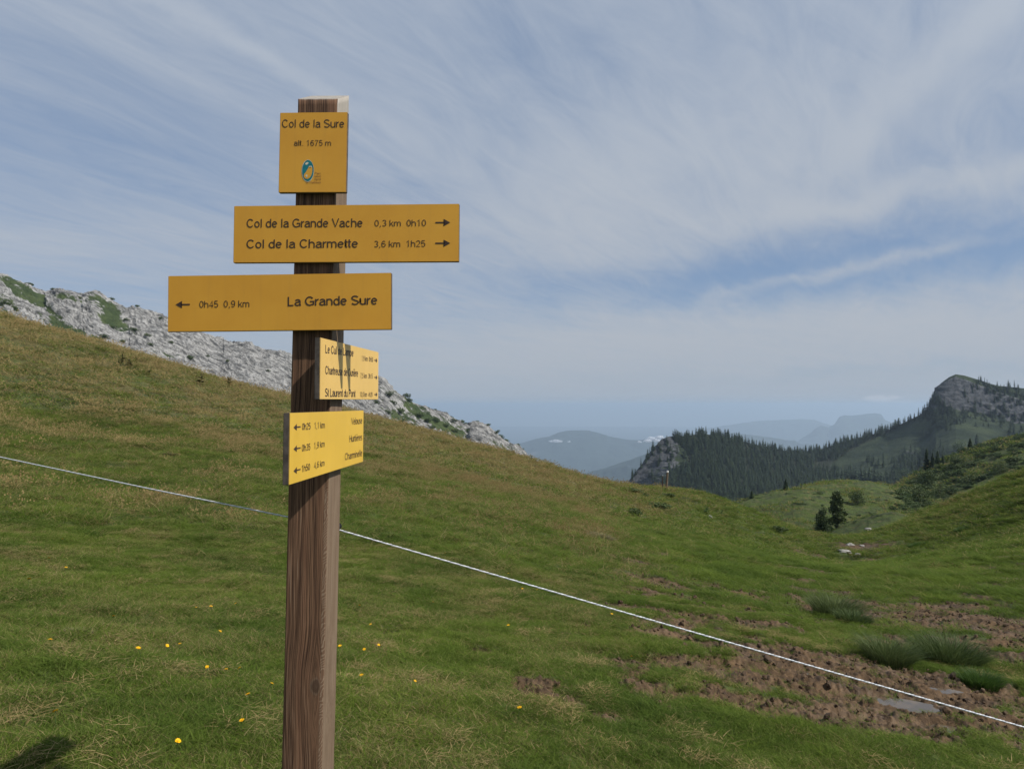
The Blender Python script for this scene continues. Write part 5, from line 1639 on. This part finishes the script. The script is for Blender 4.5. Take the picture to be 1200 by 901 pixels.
# thistles and docks
M_thist = leaf_mat("thistle_leaves", rgb(.045, .050, .018), rgb(.100, .080, .035), .1)
M_dock = leaf_mat("dock_leaves", rgb(.028, .070, .014), rgb(.060, .120, .026), .25)
def weed(name, px_, py_, hpx, label, matl, seed, leaves=18, broad=.3, cat="thistle"):
    x, y, z = hit(px_, py_); H_ = hpx / F * y
    g_ = np.random.default_rng(seed); V, Fc, bl = [], [], []
    for i in range(leaves):
        u = g_.uniform(.05, 1.0); a = g_.uniform(0, 6.283); L = H_ * .42 * (1.25 - u) ; wd = L * broad
        ca, sa = math.cos(a), math.sin(a); z0 = u * H_ * .9
        p = [(0, 0, z0), (ca * L * .5 - sa * wd, sa * L * .5 + ca * wd, z0 + L * .35), (ca * L * .5 + sa * wd, sa * L * .5 - ca * wd, z0 + L * .35), (ca * L, sa * L, z0 + L * .30)]
        b = len(V); V += p; Fc += [(b, b + 1, b + 3), (b, b + 3, b + 2)]; bl += [g_.uniform()] * 4
    me = new_mesh('leaves', V, Fc, False, [matl]); add_attr(me, 'bl', bl)
    TV, TF = [], []
    tube(TV, TF, (0, 0, -.05), (0, 0, H_ * .95), .012, .006, 5)
    for i in range(3):
        a = g_.uniform(0, 6.283); tube(TV, TF, (0, 0, H_ * .5), (math.cos(a) * H_ * .2, math.sin(a) * H_ * .2, H_ * g_.uniform(.8, 1.0)), .006, .010, 5)
    e = bpy.data.objects.new(name, None); COL.objects.link(e); e.location = (x, y, z); e['label'] = label; e['category'] = cat
    link('leaves', me, e); mt_ = new_mesh('stem', TV, TF, False, [matl]); add_attr(mt_, 'bl', [.3] * len(TV)); link('stem', mt_, e)
    return e
weed("thistle", 143, 427, 13, "dark withered thistle farthest left below the ridge crest", M_thist, 1)
weed("thistle", 152, 430, 10, "short withered thistle just right of the leftmost one", M_thist, 2)
weed("thistle", 175, 440, 7, "lowest small thistle between the two groups on the left crest", M_thist, 3)
weed("thistle", 236, 450, 14, "tall single thistle on the crest left of the signpost", M_thist, 4)
weed("thistle", 268, 453, 12, "bushy brown thistle on the crest near the signpost", M_thist, 5, 26)
weed("thistle", 281, 457, 8, "small thistle on the crest nearest the signpost", M_thist, 6)
weed("dock_plant", 828, 602, 10, "dark green dock plant on the rise right of the stake", M_dock, 7, 16, .45, "dock plant")
weed("dock_plant", 846, 604, 7, "small dock plant right of the bigger dock plant", M_dock, 8, 12, .45, "dock plant")
weed("dock_plant", 623, 541, 8, "dark leafy plant beside white stones on the crest", M_dock, 9, 16, .4, "dock plant")

M_stone = flat_mat("limestone_stone", (.25, .24, .215), .85, .2, .2, 6)
def stone(px_, py_, wpx, label, seed, flat=.55, group=None, hi=300):
    x, y, z = hit(px_, py_, height, 1.5, hi); R_ = wpx / 2 / F * y
    bm = bmesh.new(); bmesh.ops.create_icosphere(bm, subdivisions=3, radius=1.0)
    for v in bm.verts:
        q = v.co.copy()
        k = 1 + .45 * float(perlin(np.array([q.x * 1.3 + seed * 3.1]), np.array([q.y * 1.3 + q.z * 1.7]), 500 + seed)[0]) + .15 * float(perlin(np.array([q.x * 4 + seed]), np.array([q.y * 4 - q.z * 3]), 520 + seed)[0])
        v.co = Vector((q.x * k * R_, q.y * k * R_ * .8, max(q.z, -.5) * k * R_ * flat))
    me = bpy.data.meshes.new("stone"); bm.to_mesh(me); bm.free(); me.materials.append(M_stone)
    o = link("stone", me); o.location = (x, y, z + R_ * flat * .1); o['label'] = label; o['category'] = "stone"
    if group: o['group'] = group
for a in [(990, 647, 15, "largest white stone at the bare patch in the trough", 1, .4), (996, 639, 9, "white stone just above the largest one in the trough", 2), (1005, 650, 7, "small white stone right of the largest one in the trough", 3),
          (1017, 620, 7, "lone white stone above the bare patch, before the right slope", 4), (617, 539, 6, "white stone left of the leafy plant on the crest", 5), (629, 540, 5, "white stone right of the leafy plant on the crest", 6),
          (832, 606, 5, "small white stone beside the dock plant", 7, .8), (822, 640, 2.6, "tiny white stone on the slope below the dock plant", 8), (742, 593, 4, "pale stone in the cut bank below the stake", 9),
          (596, 736, 2.5, "tiny pale stone in the grass below the fence cord", 10), (1010, 640, 6, "brown-grey stone at the top of the bare patch", 11)]:
    stone(*a)

# yellow hawkbit flowers
M_petal = flat_mat("yellow_petals", (.78, .44, .006), .55, .2, .12, 300)
M_heart = flat_mat("orange_heart", (.62, .30, .008), .6, .2, .1, 300)
M_fstem = flat_mat("flower_stem", (.060, .095, .025), .6, .2, .1, 300)
def flower_mesh(seed):
    g_ = np.random.default_rng(seed); V, Fc, mi = [], [], []
    for row, (n_, L, up_) in enumerate(((15, .0130, .0012), (12, .0095, .0035))):
        for i in range(n_):
            a = 6.283 * i / n_ + g_.uniform(-.1, .1) + row * .2; l = L * g_.uniform(.85, 1.1); wd = l * .17
            ca, sa = math.cos(a), math.sin(a); dz_ = up_ + g_.uniform(-.001, .002)
            pts_ = [(0, 0), (l * .45, -wd), (l * .45, wd), (l, -wd * .8), (l, wd * .8)]
            b = len(V)
            for j, (r_, w_) in enumerate(pts_):
                V.append((ca * r_ - sa * w_, sa * r_ + ca * w_, dz_ * (r_ / l)))
            Fc += [(b, b + 1, b + 2), (b + 1, b + 3, b + 2), (b + 2, b + 3, b + 4)]; mi += [0] * 3
    b = len(V); V.append((0, 0, .0045))
    for i in range(10): V.append((.0035 * math.cos(i * .628), .0035 * math.sin(i * .628), .0028))
    Fc += [(b, b + 1 + i, b + 1 + (i + 1) % 10) for i in range(10)]; mi += [1] * 10
    b = len(V); V.append((0, 0, -.006))
    for i in range(8): V.append((.0045 * math.cos(i * .785), .0045 * math.sin(i * .785), .0005))
    Fc += [(b, b + 1 + (i + 1) % 8, b + 1 + i) for i in range(8)]; mi += [2] * 8
    return new_mesh('flower_head', V, Fc, False, [M_petal, M_heart, M_fstem], mi)
FM = [flower_mesh(i) for i in range(4)]
SV, SF = [], []; tube(SV, SF, (0, 0, -.01), (.004, 0, .04), .0012, .0011, 5); tube(SV, SF, (.004, 0, .04), (0, 0, .077), .0011, .0012, 5)
SM = new_mesh('stem', SV, SF, True, [M_fstem])
FL = [(55.5, 660, 1.1, "yellow flower at the far left, top one of three"), (76, 671, 1.0, "yellow flower at the far left, right one of three"), (33, 687, 1.25, "yellow flower at the far left, lowest of three"),
      (74, 636, .8, "small yellow flower high on the left, above the group of three"), (58, 763, 1.35, "yellow flower in the pale dead tuft at the left"), (165, 770, 1.35, "orange-yellow flower left of the close pair in mid meadow"),
      (195, 766, 1.0, "yellow flower, left one of the close pair in mid meadow"), (210, 764, 1.0, "yellow flower, right one of the close pair in mid meadow"), (134, 731, .9, "orange-brown flower above the mid-meadow pair, far from the post"),
      (248, 718, 1.2, "wide yellow flower up the meadow left of the post"), (276, 715, .8, "small flower right of the wide one, left of the post"), (230, 720, .7, "faint small flower left of the wide one"),
      (255, 750, 1.1, "orange flower in the dry patch left of the post"), (242, 795, 1.0, "yellow flower, left one of the row of three left of the post"), (263, 798, 1.1, "dull orange flower, middle one of the row of three"),
      (284, 796, 1.2, "yellow flower, right one of the row of three left of the post"), (317, 813, 1.1, "orange flower closest to the left side of the post"), (290, 829, 1.4, "big yellow flower below the row of three"),
      (284, 859, 1.2, "yellow flower low on the left, above the bottom one"), (205, 886, 1.3, "orange flower at the bottom edge of the meadow"), (68, 852, 1.3, "orange flower just above the dark shadow at lower left"),
      (397, 766, 1.2, "yellow flower touching the right side of the post"), (430, 768, 1.0, "yellow flower, left one of the pair right of the post"), (444, 763, .9, "yellow flower, right one of the pair right of the post"),
      (427, 803, 1.3, "big yellow flower below the pair right of the post"), (434, 739, .9, "yellow flower above the pair right of the post"), (421, 716, .8, "small yellow flower highest right of the post"),
      (507, 711, .9, "yellow flower below the fence cord, right of the post"), (595, 738, 1.0, "lone yellow flower in the middle of the meadow"), (608, 842, 1.5, "largest yellow flower, low in the middle of the meadow"),
      (486, 809, .8, "small pale yellow flower low right of the post"), (596, 675, .8, "yellow flower just above the fence cord, left one"), (612, 693, .7, "tiny yellow flower just above the fence cord, middle one"),
      (630, 695, .7, "tiny yellow flower just above the fence cord, right one"), (716, 724, .9, "yellow flower under the fence cord, right of the middle"), (738, 776, 1.0, "yellow flower near the little mud scrape"),
      (522, 651, .7, "tiny yellow flower close above the fence cord near the post")]
for i, (a, b, s_, lb) in enumerate(FL):
    x, y, z = hit(a, b + 3)
    e = bpy.data.objects.new("hawkbit_flower", None); COL.objects.link(e)
    e.location = (x, y, z - .004); sc_ = s_ * (.60 + .10 * max(0, y - 3)); sc_ = min(sc_, 1.3); e.scale = (sc_, sc_, .85)
    e.rotation_euler = (random.Random(i).uniform(-.2, .3), random.Random(i + 50).uniform(-.25, .25), random.Random(i + 9).uniform(0, 6.28))
    e['label'] = lb; e['category'] = "flower"; e['group'] = "yellow flowers in the meadow"
    hd = link("flower_head", FM[i % 4], e); hd.location = (0, 0, .079); hd.rotation_euler = (random.Random(i + 7).uniform(-.1, .5), random.Random(i + 17).uniform(-.1, .4), 0)
    link("stem", SM, e)

# ---- small clouds clinging to the distant slopes
m, t = new_mat("cloud_white")
d = t.node('ShaderNodeBsdfDiffuse', {'Color': rgb(.70, .74, .80)}); tr = t.node('ShaderNodeBsdfTranslucent', {'Color': rgb(.92, .92, .93)})
finish(t, t.node('ShaderNodeMixShader', {0: .5, 1: d, 2: tr}))
def cloud(px_, py_, t_, lobes_, label, seed):
    g_ = np.random.default_rng(seed); bm = bmesh.new()
    for (ox, oy, r_) in lobes_:
        a, c = ray(px_ + ox, py_ + oy); R_ = r_ / F * t_
        r0 = len(bm.verts)
        bmesh.ops.create_icosphere(bm, subdivisions=4, radius=R_, matrix=Matrix.Translation((float(a) * t_, t_ + g_.uniform(-80, 80), float(c) * t_)))
        bm.verts.ensure_lookup_table()
        cc = Vector((float(a) * t_, t_, float(c) * t_))
        for v in bm.verts[r0:]:
            dd = (v.co - cc); k = 1 + .5 * float(fbm(np.array([dd.x / R_ * 1.5 + seed]), np.array([dd.z / R_ * 1.5 + dd.y / R_]), seed, 4)[0])
            v.co = cc + Vector((dd.x * k * 1.5, dd.y * k, dd.z * k * .55))
    me = bpy.data.meshes.new("cloud"); bm.to_mesh(me); bm.free(); me.materials.append(m)
    me.polygons.foreach_set('use_smooth', [True] * len(me.polygons))
    o = link("cloud", me); o['label'] = label; o['category'] = "cloud"
cloud(651, 516.5, 10500, [(0, 0, 3.2), (4, .5, 2.4), (-4.5, .6, 2.0), (16, 1, 1.2)], "small white cloud against the dome-shaped blue mountain", 3)
cloud(758, 515.5, 9000, [(0, 1, 3.0), (7, -1, 4.0), (14, -3, 3.4), (-8, 2.5, 1.8), (12, 1, 3)], "white cloud bank just left of the wooded mountain's rock spur", 8)

# ------------------------------------------------------------------ the air
bm = bmesh.new(); bmesh.ops.create_cube(bm, size=1.0)
for v in bm.verts: v.co = Vector((v.co.x * 92000, v.co.y * 92000, -1252 + (v.co.z + .5) * (1252 + 92)))
me = bpy.data.meshes.new("haze"); bm.to_mesh(me); bm.free()
m = bpy.data.materials.new("air"); m.use_nodes = True; t = NT(m.node_tree); t.n.clear()
v_ = t.node('ShaderNodeVolumePrincipled', {'Color': rgb(.59, .75, .92), 'Density': 0.72e-4, 'Anisotropy': .2})
o_ = t.node('ShaderNodeOutputMaterial'); t.l.new(v_.outputs[0], o_.inputs['Volume'])
me.materials.append(m)
link("haze", me, kind='stuff')
